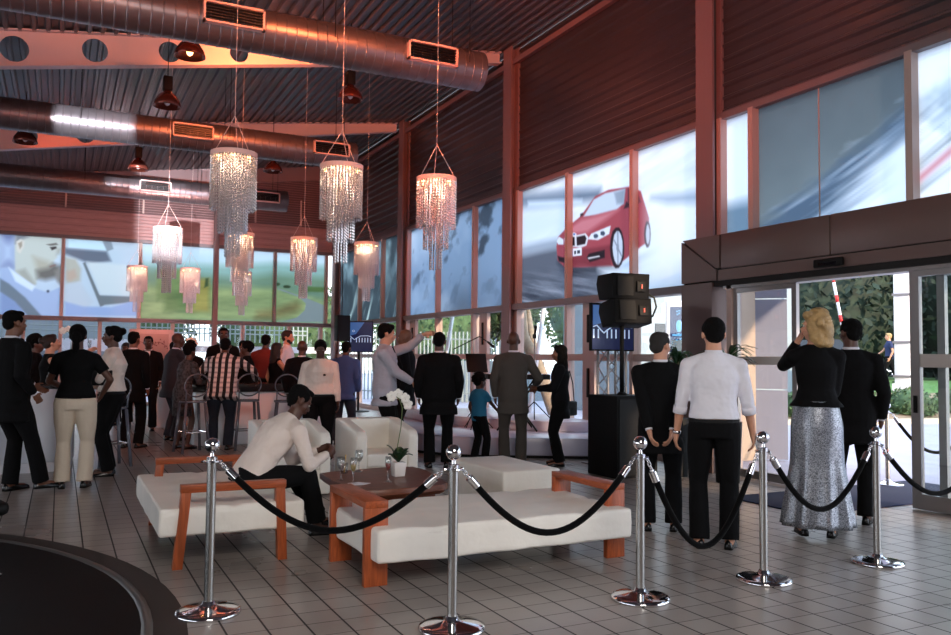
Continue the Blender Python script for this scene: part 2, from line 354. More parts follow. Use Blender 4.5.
MURALS={'CAR':[((112,130,150),0.1,[(13.83,4.61),(11.07,4.25),(11.05,4.05),(13.82,4.31)]),((205,225,240),0.05,[(13.42,4.42),(11.61,4.15),(11.61,4.06),(13.41,4.31)]),((215,232,245),0.25,[(13.82,4.31),(11.94,4.11),(12.11,3.63),(13.81,3.59)]),((95,102,115),0.12,[(13.81,3.44),(12.06,3.46),(11.61,3.02),(10.63,2.88),(10.28,2.35),(13.79,2.35)]),((150,165,180),0.1,[(13.81,3.59),(12.19,3.55),(12.15,3.47),(13.81,3.46)]),((60,66,78),0.08,[(12.37,3.16),(10.63,2.93),(10.7,2.8),(12.1,2.9)]),((240,250,255),0.12,[(11.1,2.93),(10.7,2.93),(10.28,2.79),(10.28,2.73),(10.84,2.73)]),((176,70,80),0.015,[(12.41,3.44),(12.35,3.61),(12.11,3.72),(11.65,3.87),(11.22,4.14),(10.85,4.18),(10.29,4.13),(10.02,4.01),(9.92,3.79),(9.82,3.57),(9.83,3.29),(9.89,3.2),(10.02,3.16),(10.45,2.99),(10.63,2.9),(10.84,2.97),(11.61,3.0),(12.15,3.05),(12.37,3.19)]),((212,120,128),0.05,[(12.11,3.69),(11.61,3.81),(11.14,3.81),(10.56,3.82),(10.88,3.72),(11.45,3.57),(11.94,3.6)]),((140,52,62),0.03,[(12.11,3.34),(11.37,3.29),(10.77,3.28),(10.77,2.94),(11.61,3.0),(12.15,3.06)]),((200,215,228),0.015,[(11.56,3.85),(11.26,4.09),(10.94,4.14),(10.41,4.12),(10.45,3.89),(10.63,3.83),(11.22,3.83)]),((150,165,180),0.03,[(10.7,4.11),(10.41,4.11),(10.45,3.89),(10.63,3.91)]),((120,60,72),0.015,[(10.35,4.11),(10.15,4.07),(10.01,3.84),(10.34,3.83)]),((60,40,48),0.015,[(10.45,3.81),(10.31,3.81),(10.3,3.86),(10.38,3.91)]),((60,40,48),0.015,[(11.66,3.86),(11.56,3.88),(11.58,3.92),(11.66,3.91)]),((225,225,228),0.012,[(12.16,3.56),(12.04,3.58),(11.81,3.56),(11.5,3.56),(11.41,3.48),(11.47,3.35),(11.66,3.33),(11.79,3.36),(12.07,3.39),(12.14,3.45)]),((42,30,36),0.012,[(12.1,3.53),(12.01,3.55),(11.83,3.54),(11.82,3.39),(12.04,3.41)]),((42,30,36),0.012,[(11.77,3.53),(11.52,3.53),(11.47,3.47),(11.51,3.38),(11.76,3.38)]),((228,236,244),0.012,[(11.43,3.45),(11.33,3.53),(10.79,3.59),(10.83,3.46),(11.14,3.4)]),((70,84,104),0.012,[(11.13,3.47),(11.14,3.45),(11.16,3.44),(11.19,3.44),(11.22,3.44),(11.25,3.45),(11.26,3.47),(11.27,3.48),(11.26,3.5),(11.25,3.51),(11.22,3.51),(11.19,3.51),(11.16,3.5),(11.14,3.48)]),((70,84,104),0.012,[(10.94,3.49),(10.95,3.47),(10.96,3.46),(10.99,3.45),(11.02,3.46),(11.05,3.47),(11.07,3.48),(11.07,3.5),(11.07,3.52),(11.05,3.53),(11.02,3.53),(10.99,3.53),(10.97,3.52),(10.95,3.5)]),((228,236,244),0.012,[(12.4,3.53),(12.33,3.61),(12.18,3.54),(12.18,3.45),(12.35,3.47)]),((240,245,250),0.01,[(11.92,3.35),(11.61,3.33),(11.61,3.2),(11.92,3.21)]),((70,110,190),0.008,[(11.92,3.35),(11.88,3.34),(11.88,3.21),(11.92,3.21)]),((50,55,70),0.008,[(11.84,3.3),(11.78,3.3),(11.78,3.24),(11.84,3.24)]),((50,55,70),0.008,[(11.75,3.3),(11.66,3.29),(11.66,3.24),(11.75,3.24)]),((40,30,38),0.015,[(11.46,3.15),(11.4,3.2),(10.95,3.22),(10.95,3.09),(11.37,3.06)]),((230,225,225),0.012,[(11.43,3.14),(11.1,3.14),(11.08,3.12),(11.41,3.11)]),((40,30,38),0.015,[(12.37,3.27),(12.14,3.21),(12.14,3.12),(12.33,3.17)]),((235,235,240),0.01,[(11.77,3.58),(11.78,3.56),(11.8,3.55),(11.82,3.55),(11.85,3.55),(11.88,3.56),(11.9,3.58),(11.91,3.59),(11.9,3.61),(11.88,3.62),(11.85,3.62),(11.82,3.61),(11.8,3.6),(11.78,3.59)]),((70,110,190),0.008,[(11.81,3.58),(11.81,3.57),(11.82,3.57),(11.83,3.57),(11.85,3.57),(11.86,3.57),(11.87,3.58),(11.87,3.59),(11.87,3.6),(11.86,3.6),(11.85,3.6),(11.83,3.6),(11.82,3.6),(11.81,3.59)]),((50,34,42),0.012,[(10.43,3.19),(10.44,3.05),(10.5,2.94),(10.57,2.89),(10.66,2.89),(10.73,2.96),(10.79,3.09),(10.81,3.23),(10.79,3.38),(10.74,3.49),(10.66,3.54),(10.57,3.53),(10.5,3.46),(10.45,3.34)]),((205,215,228),0.012,[(10.47,3.2),(10.48,3.08),(10.52,2.99),(10.57,2.94),(10.63,2.95),(10.68,3.01),(10.72,3.11),(10.74,3.23),(10.72,3.34),(10.69,3.43),(10.63,3.48),(10.57,3.47),(10.52,3.41),(10.48,3.31)]),((130,140,155),0.012,[(10.57,3.21),(10.57,3.18),(10.58,3.16),(10.59,3.14),(10.61,3.15),(10.62,3.16),(10.63,3.18),(10.64,3.21),(10.63,3.24),(10.62,3.27),(10.61,3.28),(10.59,3.28),(10.58,3.26),(10.57,3.24)]),((140,150,165),0.01,[(10.62,3.48),(10.58,3.47),(10.58,2.94),(10.61,2.94)]),((140,150,165),0.01,[(10.71,3.34),(10.69,3.36),(10.49,3.08),(10.51,3.06)]),((50,34,42),0.012,[(9.78,3.32),(9.79,3.23),(9.81,3.16),(9.84,3.13),(9.88,3.13),(9.91,3.18),(9.93,3.25),(9.94,3.34),(9.93,3.42),(9.91,3.49),(9.88,3.53),(9.84,3.52),(9.81,3.48),(9.79,3.41)]),((190,200,215),0.012,[(9.81,3.32),(9.81,3.25),(9.83,3.2),(9.84,3.18),(9.86,3.18),(9.88,3.21),(9.89,3.26),(9.9,3.33),(9.89,3.4),(9.88,3.45),(9.86,3.48),(9.84,3.47),(9.83,3.44),(9.81,3.39)]),((250,253,255),0.3,[(9.76,3.97),(8.72,3.78),(8.73,2.93),(9.28,2.45),(9.89,2.65),(9.77,3.12)]),((150,170,190),0.1,[(9.76,3.87),(8.72,3.76),(8.72,3.64),(9.4,3.74)])],'MAN':[((128,138,180),0.15,[(-1.53,4.73),(-1.16,4.72),(-1.14,3.73),(-1.5,3.71)]),((190,204,228),0.15,[(-1.52,4.46),(-1.17,4.41),(-1.15,3.94),(-1.5,3.85)]),((214,214,196),0.03,[(-1.15,3.8),(-1.18,4.41),(-1.14,4.73),(-0.04,4.71),(-0.04,4.39),(-0.18,4.19),(-0.14,4.1),(-0.23,3.99),(-0.22,3.89),(-0.32,3.71),(-0.44,3.51),(-0.6,3.49),(-0.66,3.28),(-0.77,3.2),(-1.14,3.56)]),((150,150,150),0.05,[(-1.17,4.41),(-1.15,4.73),(-0.64,4.79),(-0.81,4.65),(-0.98,4.55),(-1.13,4.42)]),((196,186,160),0.09,[(-0.74,4.1),(-0.37,3.99),(-0.24,3.85),(-0.36,3.67),(-0.6,3.63)]),((120,114,104),0.09,[(-0.63,3.71),(-0.36,3.79),(-0.23,3.92),(-0.05,3.86),(-0.06,3.66),(-0.15,3.54),(-0.41,3.46),(-0.6,3.5)]),((236,222,200),0.02,[(-1.14,4.47),(-1.04,4.55),(-0.95,4.49),(-0.96,4.33),(-1.04,4.14),(-1.12,4.21)]),((180,160,135),0.02,[(-1.1,4.42),(-1.01,4.48),(-1.0,4.36),(-1.05,4.27)]),((60,52,50),0.02,[(-0.33,4.37),(-0.18,4.4),(-0.16,4.35),(-0.28,4.29)]),((190,184,164),0.05,[(-0.16,4.33),(-0.04,4.36),(-0.09,4.2),(-0.17,4.16)]),((150,112,104),0.02,[(-0.33,3.85),(-0.18,3.91),(-0.17,3.87),(-0.3,3.81)]),((182,178,160),0.06,[(-1.11,3.67),(-0.91,3.75),(-0.65,3.35),(-0.77,3.22)]),((120,108,98),0.02,[(-0.42,4.44),(-0.18,4.5),(-0.13,4.45),(-0.32,4.41)]),((176,192,222),0.03,[(-1.5,3.73),(-1.29,3.76),(-0.71,3.24),(-0.34,3.12),(0.0,3.31),(0.03,2.46),(-1.46,2.44)]),((140,160,200),0.06,[(-1.49,3.44),(-1.12,3.12),(-0.86,2.46),(-1.46,2.44)]),((235,242,250),0.03,[(-1.3,3.76),(-1.14,3.63),(-0.65,3.28),(-0.72,3.14),(-1.13,3.39)]),((120,132,140),0.03,[(-1.49,3.44),(-1.28,3.32),(-0.88,2.96),(-0.47,2.47),(-0.8,2.46),(-1.12,2.85),(-1.48,3.1)]),((60,70,90),0.02,[(-0.31,3.16),(-0.31,3.14),(-0.32,3.13),(-0.33,3.12),(-0.35,3.12),(-0.36,3.13),(-0.37,3.14),(-0.37,3.15),(-0.37,3.17),(-0.36,3.18),(-0.35,3.19),(-0.33,3.19),(-0.32,3.18),(-0.31,3.17)]),((150,140,128),0.05,[(-0.2,3.72),(-0.02,3.87),(0.0,3.31),(-0.13,3.44)]),((206,218,224),0.05,[(0.02,4.71),(1.94,4.67),(2.0,2.55),(0.09,2.49)]),((110,116,128),0.05,[(0.03,4.37),(1.1,4.35),(1.22,4.08),(0.7,3.97),(0.04,4.21)]),((214,240,244),0.02,[(0.12,4.7),(0.96,4.68),(1.08,4.38),(0.13,4.4)]),((150,160,165),0.02,[(0.96,4.68),(1.2,4.67),(1.27,4.43),(1.11,4.35)]),((196,190,168),0.05,[(0.04,4.12),(0.32,4.08),(0.46,3.82),(0.45,3.47),(0.29,3.38),(0.1,3.37)]),((206,176,150),0.05,[(0.1,3.73),(0.3,3.8),(0.37,3.59),(0.21,3.45),(0.1,3.5)]),((205,212,215),0.05,[(0.06,3.38),(0.46,3.46),(0.8,2.92),(0.67,2.74),(0.08,2.75)]),((120,125,125),0.02,[(0.5,3.98),(0.56,4.01),(1.07,2.83),(0.98,2.77)]),((224,228,222),0.05,[(0.6,4.03),(1.96,3.98),(1.98,3.12),(0.98,3.11)]),((120,128,128),0.03,[(0.89,3.1),(1.99,3.1),(1.99,2.96),(0.99,2.82)]),((160,182,220),0.04,[(0.08,2.89),(0.55,2.77),(1.25,2.78),(1.84,2.98),(1.99,2.9),(2.0,2.55),(0.09,2.49)])],'HILL':[((150,190,172),0.12,[(1.82,4.05),(4.78,4.15),(5.23,4.24),(5.84,4.31),(6.95,4.28),(7.6,4.32),(7.64,2.55),(1.86,2.39)]),((120,150,116),0.14,[(1.82,3.9),(4.79,3.77),(5.77,3.98),(7.61,3.92),(7.64,2.55),(1.86,2.39)]),((156,172,104),0.12,[(1.83,3.47),(4.8,3.5),(5.78,3.55),(6.73,3.32),(7.63,3.2),(7.64,2.55),(1.86,2.39)]),((128,152,84),0.06,[(2.43,3.87),(3.12,3.98),(3.21,3.32),(2.46,2.99)]),((108,134,72),0.1,[(2.65,3.29),(3.92,3.5),(3.93,2.9),(2.67,2.7)]),((178,160,72),0.08,[(3.45,3.7),(3.9,3.72),(3.92,2.75),(3.47,2.73)]),((90,120,60),0.03,[(6.61,3.63),(7.49,3.63),(7.5,3.48),(6.65,3.47)]),((60,80,45),0.02,[(6.01,3.66),(6.0,3.64),(5.98,3.62),(5.95,3.61),(5.92,3.61),(5.89,3.62),(5.87,3.63),(5.87,3.65),(5.87,3.67),(5.89,3.69),(5.92,3.7),(5.95,3.7),(5.98,3.7),(6.0,3.68)]),((60,75,45),0.02,[(6.34,3.6),(6.33,3.58),(6.3,3.56),(6.25,3.55),(6.2,3.55),(6.15,3.55),(6.12,3.57),(6.11,3.59),(6.12,3.61),(6.15,3.63),(6.2,3.64),(6.25,3.64),(6.3,3.63),(6.33,3.62)]),((70,90,50),0.03,[(3.8,3.72),(3.88,3.74),(3.88,3.5),(3.77,3.45)]),((140,150,142),0.015,[(5.78,3.57),(6.17,3.48),(6.83,3.27),(7.51,3.03),(7.57,2.87),(7.57,2.55),(6.12,2.51),(6.55,2.65),(6.8,2.88),(6.83,3.1),(6.59,3.3),(6.1,3.45)]),((140,128,74),0.12,[(5.34,2.8),(5.95,2.93),(6.54,3.15),(6.7,3.0),(6.5,2.8),(5.73,2.58),(5.27,2.56)])],'STREAK':[]}
# ================================================================ STRUCTURE
XW, YF = 7.8, 25.4
struct('floor', MB().box((-9, -4, -.12), (7.86, 25.46, 0)), M['tile'])
def roofz(x): return 6.46 + .135*x
# roof sheet: raised ribs running along the hall
prof = []; x = -9.0; top = []
while x < 8.0:
    for dx, dz in ((0, 0), (.09, 0), (.115, -.05), (.165, -.05), (.19, 0)):
        top.append((x+dx, roofz(x+dx)+.03+dz))
    x += .19
pr_ = top + [(top[-1][0], top[-1][1]+.12), (top[0][0], top[0][1]+.12)]
mbr = MB(); n = len(top)
vs = [(p[0], -4, p[1]) for p in top]+[(p[0], 25.6, p[1]) for p in top]
mbr.add(vs, [(i, i+1, n+i+1, n+i) for i in range(n-1)])
struct('ceiling', mbr, M['roof'], fix=False)
struct('roof', MB().extr([(-9, roofz(-9)+.2), (8, roofz(8)+.2), (8, roofz(8)+.26), (-9, roofz(-9)+.26)], 'Y', -4, 25.6), M['darkmetal'])
# rear and side walls (behind the camera, with glazing openings that let the daylight in)
mb = MB(); mb.box((-9.2, 12, 0), (-9, 25.6, 5.3)); mb.box((-9.2, -4, 3.2), (-9, 12, 5.3)); mb.box((-9.2, -4, 0), (-9, 12, .4))
for y in range(-4, 13, 2): mb.box((-9.15, y-.05, .4), (-9.05, y+.05, 3.2))
struct('wall_left', mb, M['louvre'])
mb = MB(); mb.box((-9, -4.2, 0), (8, -4, 7.6)); struct('wall_rear', mb, M['louvre'])

def clad_right(y0, y1, z0, z1, name='wall_right'):
    pts = []; z = z0
    while z < z1:
        for dz, dx in ((0, 0), (.025, -.042), (.055, -.042), (.08, 0), (.175, 0)):
            if z+dz < z1: pts.append((XW+.02+dx, z+dz))
        z += .176
    pts += [(XW+.02, z1)]
    k = len(pts); vs = [(p[0], y0, p[1]) for p in pts]+[(p[0], y1, p[1]) for p in pts]
    m_ = MB(); m_.add(vs, [(i, i+1, k+i+1, k+i) for i in range(k-1)])
    m_.box((XW+.03, y0, z0), (XW+.12, y1, z1))
    return struct(name, m_, M['clad'], fix=False)
cols = [8.62, 14.18, 19.78, 25.2]
ZH, ZR = 4.66, 2.42
for a, b in ((-4, 8.6), (8.6, 14.2), (14.2, 19.8), (19.8, 25.4)):
    clad_right(a, b, ZH+.06, roofz(XW)-.05)
# header flashing under the cladding
struct('trim_1', MB().box((7.74, -4, ZH-.02), (7.9, 25.3, ZH+.07)), M['rail'])
struct('trim_2', MB().extr([(7.66, 7.13), (7.8, 7.17), (7.8, 7.27), (7.66, 7.23)], 'Y', -4, 25.3), M['steel'])

def col_obj(y, z1=None):
    z1 = z1 or roofz(7.6)-.02; m_ = MB()
    m_.box((7.60, y-.16, 0), (7.635, y+.16, z1)); m_.box((7.76, y-.16, 0), (7.80, y+.16, z1)); m_.box((7.635, y-.015, 0), (7.76, y+.015, z1))
    return struct('pillar', m_, M['steel'])
for y in (8.38, 13.86, 19.46, 25.1): col_obj(y)
# tapered roof beams with round holes
def beam(y):
    m_ = MB(); xs = np.linspace(-9, 7.6, 67); T = .018
    def zb(x): return 5.93+.177*x
    def zt(x): return roofz(x)-.02
    holes = [-5.2 + 1.11*k for k in range(8)]
    # web as a grid with round holes cut
    b = bmesh.new()
    def ring(hx, rr, n=20): return [(hx+rr*math.cos(2*PI*k/n), (zb(hx)+zt(hx))/2+rr*math.sin(2*PI*k/n)) for k in range(n)]
    edges = []
    def loop(pts):
        vs = [b.verts.new((x, y, z)) for x, z in pts]
        return [b.edges.new((vs[i], vs[(i+1) % len(vs)])) for i in range(len(vs))]
    es = loop([(-9, zb(-9)), (7.6, zb(7.6)), (7.6, zt(7.6)), (-9, zt(-9))])
    for hx in holes:
        rr = min(.20, (zt(hx)-zb(hx))*.38)
        es += loop(ring(hx, rr))
    bmesh.ops.triangle_fill(b, use_beauty=True, use_dissolve=False, edges=es)
    me = bpy.data.meshes.new('roof_beam'); b.to_mesh(me); b.free()
    # flanges
    k = MB(); k.v = [tuple(v.co) for v in me.vertices]; k.f = [tuple(p.vertices) for p in me.polygons]
    k.extr([(-9, zb(-9)), (7.6, zb(7.6)), (7.6, zb(7.6)-.02), (-9, zb(-9)-.02)], 'Y', y-.09, y+.09)
    k.extr([(-9, zt(-9)), (7.6, zt(7.6)), (7.6, zt(7.6)+.02), (-9, zt(-9)+.02)], 'Y', y-.09, y+.09)
    return struct('beam', k, M['beam'])
M['beam'] = mat('beam_paint', (205, 190, 192), .5)
for y in cols[:3]: beam(y)
struct('beam', MB().extr([(-9, roofz(-9)-.45), (7.8, roofz(7.8)-.45), (7.8, roofz(7.8)), (-9, roofz(-9))], 'Y', 25.22, 25.32), M['steel'])

# ---- far wall
mb = MB(); pts = []; z = ZH+.06
while z < 5.45:
    for dz, dy in ((0, 0), (.03, -.03), (.1, -.03), (.13, 0), (.17, 0)): pts.append((YF+dy, z+dz))
    z += .19
k = len(pts); mb.add([(-9, p[0], p[1]) for p in pts]+[(7.8, p[0], p[1]) for p in pts], [(i, i+1, k+i+1, k+i) for i in range(k-1)])
mb.box((-9, YF+.02, ZH), (7.9, YF+.1, 7.6)); struct('wall_far', mb, M['siding'], fix=False)
mb = MB(); z = 5.48
while z < 7.35:
    x0 = max(-9, (z - 6.46)/.135) if z > 6.3 else -9
    mb.add([(x0, YF-.02, z), (7.8, YF-.02, z), (7.8, YF-.07, z+.05), (x0, YF-.07, z+.05), (7.8, YF-.02, z+.06), (x0, YF-.02, z+.06)], [(0, 1, 2, 3), (3, 2, 4, 5)])
    z += .072
struct('wall_far_louvre', mb, M['louvre'], fix=False)
mb = MB(); mb.box((-9, 25.3, ZH-.02), (7.8, 25.46, ZH+.07)); mb.box((-9, 25.28, ZR-.06), (7.8, 25.46, ZR+.06)); struct('trim_3', mb, M['rail'])
struct('pillar', MB().box((3.98, 25.12, 0), (4.12, 25.3, 6.9)), M['steel'])
mb = MB()
for x in (-1.95, .0, 1.98, 5.83, 7.45): mb.box((x-.045, 25.3, 0 if x in (0., 1.98) else ZR), (x+.045, 25.46, ZH))
for x in (-.9, .98, 2.9, 4.9, 6.3, 7.3): mb.box((x-.05, 25.3, 0), (x+.05, 25.46, ZR))
mb.box((-9, 25.3, 0), (7.8, 25.46, .1))
for x in (.02, 5.2, 2.02, 4.3, 6.6): mb.box((x-.025, 25.32, 5.5), (x+.025, 25.4, min(6.3, roofz(x)-.4)))
struct('trim_4', mb, M['mullion'])

# ---- right wall glazing frames
mull = [10.12, 11.93, 15.54, 17.42, 21.1, 23.0]
mb = MB()
for y in mull: mb.box((7.72, y-.04, 0), (7.88, y+.04, ZH))
for y in (13.66, 14.1, 19.26, 19.7, 8.64): mb.box((7.72, y-.04, 0), (7.88, y+.04, ZH))
for y in (7.68, 5.5, 3.4, 8.24): mb.box((7.72, y-.04, 2.5), (7.88, y+.04, ZH))
mb.box((7.822, 6.70, 2.5), (7.828, 6.715, ZH))
struct('trim_5', mb, M['mullion'])
mb = MB()
for a, b in ((8.5, 13.75), (13.97, 19.35), (19.57, 25.3)): mb.box((7.66, a, ZR-.05), (7.9, b, ZR+.06))
struct('trim_6', mb, M['rail'])
mb = MB()
for a, b in ((8.7, 13.65), (14.1, 19.25), (19.7, 25.3)): mb.box((7.74, a, 1.42), (7.86, b, 1.53)); mb.box((7.74, a, 0), (7.86, b, .12))
struct('trim_7', mb, M['mullion'])
# lower door leaves with slot handles (light stiles) and clear glass
def stile(y, w=.34):
    o = MB().box((7.76, y-w/2, .12), (7.84, y+w/2, ZR-.05)).build('door_4', M['mullion']); o['kind'] = 'structure'
    for z0, z1 in ((1.72, 2.18), (.82, 1.3)):
        h_ = MB().box((7.735, y-.03, z0), (7.775, y+.03, z1)).build('door_handle', M['black'], o, bevel=.012)
for y in (11.3, 15.1, 18.9): stile(y)
gl = [(8.65, 10.08), (10.16, 11.89), (11.97, 13.62), (14.1, 15.5), (15.58, 17.38), (17.46, 19.22), (19.7, 21.06), (21.14, 22.96), (23.04, 25.3)]
for i, (a, b) in enumerate(gl): struct('window_%d' % (i+1), MB().box((7.81, a, .1), (7.82, b, ZR-.05)), M['pane'])
struct('window_20', MB().box((-9, 25.4, .1), (7.8, 25.41, ZR-.06)), M['pane'])

# ---- printed window murals (translucent film on the glass)
from math import floor
def vnoise(u, v, seed=0):
    # smooth value noise on numpy arrays
    ui = np.floor(u).astype(int); vi = np.floor(v).astype(int); fu = u-ui; fv = v-vi
    fu = fu*fu*(3-2*fu); fv = fv*fv*(3-2*fv)
    def h(a, b): return np.modf(np.abs(np.sin(a*127.1+b*311.7+seed*74.7)*43758.5453))[0]
    return (h(ui, vi)*(1-fu)+h(ui+1, vi)*fu)*(1-fv)+(h(ui, vi+1)*(1-fu)+h(ui+1, vi+1)*fu)*fv
def fbm(u, v, seed=0): return sum(vnoise(u*2**k, v*2**k, seed+k)/2**(k+1) for k in range(4))
def sd_poly(px, py, poly):
    P = np.array(poly, float); d = np.full(px.shape, 1e9); ins = np.zeros(px.shape, bool); n = len(P)
    for i in range(n):
        a, b = P[i], P[(i+1) % n]; e = b-a; wx = px-a[0]; wy = py-a[1]
        t = np.clip((wx*e[0]+wy*e[1])/max(e@e, 1e-9), 0, 1)
        d = np.minimum(d, (wx-e[0]*t)**2+(wy-e[1]*t)**2)
        c = ((a[1] > py) != (b[1] > py)) & (px < (b[0]-a[0])*(py-a[1])/((b[1]-a[1]) if abs(b[1]-a[1]) > 1e-9 else 1e-9)+a[0])
        ins ^= c
    return np.where(ins, -1, 1)*np.sqrt(d)
film_m = film('printed_film')
def paint_mural(name, plane, val, u0, u1, z0, z1, base, shapes, label, post=None, res=.022):
    nu = int(abs(u1-u0)/res)+1; nz = int((z1-z0)/res)+1
    U, Z = np.meshgrid(np.linspace(u0, u1, nu), np.linspace(z0, z1, nz))
    col = base(U, Z).astype(float)
    for c, soft, poly in shapes:
        d = sd_poly(U, Z, poly); a = np.clip(.5-d/(2*max(soft, .008)), 0, 1)[..., None]
        col = col*(1-a)+np.array(c, float)*a
    if post is not None: col = post(U, Z, col)
    lum = col.mean(-1, keepdims=True); col = lum+(col-lum)*.85; col = np.clip(col, 0, 255)/255; lin = np.where(col <= .04045, col/12.92, ((col+.055)/1.055)**2.4)
    if plane == 'X': vs = np.stack([np.full(U.shape, val), U, Z], -1)
    else: vs = np.stack([U, np.full(U.shape, val), Z], -1)
    idx = np.arange(nu*nz).reshape(nz, nu)
    fs = np.stack([idx[:-1, :-1], idx[:-1, 1:], idx[1:, 1:], idx[1:, :-1]], -1).reshape(-1, 4)
    me = bpy.data.meshes.new(name); me.from_pydata(vs.reshape(-1, 3).tolist(), [], fs.tolist())
    ca = me.color_attributes.new('Col', 'FLOAT_COLOR', 'POINT')
    ca.data.foreach_set('color', np.concatenate([lin.reshape(-1, 3), np.ones((nu*nz, 1))], 1).ravel())
    o = link(name, me, film_m); return tag(o, label, 'window picture')
def lerp(a, b, t): return np.array(a, float)*(1-t[..., None])+np.array(b, float)*t[..., None]
def base_car(U, Z):
    t = np.clip((Z-2.4)/2.2, 0, 1); c = lerp((200, 222, 240), (248, 252, 255), t)
    n = fbm(U*.9-Z*1.2, U*2+Z*9, 3); return c-((n-.47)*46)[..., None]*np.array([1.1, 1, .8])
def post_car(U, Z, c):
    low = np.clip((3.15-Z)/.5, 0, 1)*np.clip((U-10.4)/1.2, 0, 1); n = fbm(U*1.2+Z*2, U*3-Z*16, 9)
    return c+((n-.47)*150*low)[..., None]
paint_mural('window_picture', 'X', 7.83, 8.6, 13.68, ZR+.05, ZH, base_car, MURALS['CAR'], 'large window print of a red car sliding on snow', post_car, .016)
def base_blue(U, Z):
    n = fbm(U*.7, Z*.9, 21); m_ = fbm(U*2.3+Z, Z*2.7, 5); t = np.clip((n-.35)*2.2, 0, 1)
    c = lerp((128, 156, 186), (190, 212, 232), t); k = np.clip((m_-.50)*6, 0, 1)*np.clip((Z-2.9)/.8, .25, 1)
    return c*(1-.5*k[..., None])
paint_mural('window_picture', 'X', 7.83, 14.0, 19.3, ZR+.05, ZH, base_blue, [], 'blue window print of snow spray between two red columns', None, .03)
def base_tree(U, Z):
    s = fbm((U*.9+Z*.7)*4, (U-Z)*.5, 8); n = fbm(U*2, Z*2, 31); t = np.clip((n-.38)*3, 0, 1)
    c = lerp((62, 76, 82), (150, 182, 186), t*np.clip((Z-2.8)/1.6, .1, 1)); st = np.clip((s-.52)*5, 0, 1)*np.clip((3.8-Z)/1.0, 0, 1)
    return c*(1-st[..., None])+np.array([190, 215, 205])*st[..., None]
paint_mural('window_picture', 'X', 7.83, 19.6, 25.25, ZR+.05, ZH, base_tree, [], 'dark window print of trees with pale streaks beside the far corner', None, .035)
def base_streak(U, Z):
    a = 7.7-U; line = 3.22+a*.50; below = np.clip((line-Z)/.25+.3*(fbm(a*3, Z*9, 3)-.5)*4, 0, 1)
    ang = .30+.09*(a/2.2); s = Z-3.0-a*ang; q = fbm(a*.45+Z*.1, s*8, 4)*.6+fbm(a*.7, s*4, 14)*.4
    grey = lerp((112, 126, 130), (92, 102, 106), np.clip((Z-3.2)/1.3, 0, 1))+((fbm(U*1.2, Z*1.4, 6)-.5)*22)[..., None]
    k = np.clip((q-.40)*5, 0, 1)*np.clip(.35+a/2.4, 0, 1); st = lerp((78, 100, 122), (226, 240, 254), k)
    white = np.clip((a-1.15)/.9, 0, 1)*np.clip((-(s)+.12)/.25, 0, 1); st = st*(1-white[..., None])+np.array([238, 246, 254])*white[..., None]
    c = grey*(1-below[..., None])+st*below[..., None]
    r = np.clip((5.5-U)/.05, 0, 1); sm = np.clip((fbm(U*1.8, Z*2.2, 16)-.46)*5, 0, 1)*np.clip((Z-3.5)/.3, 0, 1)*np.clip((4.45-Z)/.3, 0, 1)*.5
    w_ = lerp((238, 248, 254), (120, 150, 172), sm)-((np.clip((fbm(a*.5, (Z-a*.55)*8, 9)-.5)*4, 0, 1)*70)*np.clip((4.2-Z)/.4, 0, 1))[..., None]
    c = c*(1-r[..., None])+w_*r[..., None]
    pk = np.clip(1-np.abs(Z-3.62+(U-5.0)*.62)/.09, 0, 1)*r*.75
    c = c*(1-pk[..., None])+np.array([214, 110, 122])*pk[..., None]
    lf = np.clip((U-7.70)/.03, 0, 1)
    w2 = lerp((112, 140, 160), (238, 248, 255), np.clip((Z-3.4)/.2, 0, 1))
    return c*(1-lf[..., None])+w2*lf[..., None]
paint_mural('window_picture', 'X', 7.83, 3.0, 8.4, 2.7, ZH, base_streak, [], 'grey window print of blue speed streaks above the entrance', None, .015)
def base_man(U, Z): return lerp((196, 208, 220), (214, 226, 232), np.clip((Z-2.4)/2, 0, 1))-((fbm(U*1.5, Z*1.5, 2)-.5)*24)[..., None]
paint_mural('window_picture', 'Y', 25.43, -1.95, 1.93, ZR+.05, ZH, base_man, [s_ for s_ in MURALS['MAN']], 'window print of smiling man and child in a car', None, .022)
def base_hill(U, Z):
    c = lerp((196, 222, 214), (222, 240, 248), np.clip((Z-3.9)/.8, 0, 1)); return c
def post_hill(U, Z, c):
    n = fbm(U*1.6, Z*7, 12); g = np.clip((3.9-Z)/.6, 0, 1)*((c[..., 1]-c[..., 2]) > 14)
    return c+((n-.48)*60*g)[..., None]*np.array([1.1, 1, .6])
paint_mural('window_picture', 'Y', 25.43, 2.03, 7.42, ZR+.05, ZH, base_hill, MURALS['HILL'], 'window print of green hills with a winding grey road', post_hill, .022)

# ---- entrance portal
def panel(a, b): return MB().box(a, b)
XP = 7.5
fy = [-1.2, 1.2, 3.75, 6.30, 7.98, 8.70]
fas = MB()
for a, b in zip(fy[:-2], fy[1:-1]): fas.box((XP, a+.008, 2.615), (XP+.25, b-.008, 3.06))
struct('wall_portal_fascia', fas, M['portal'], bevel=.004)
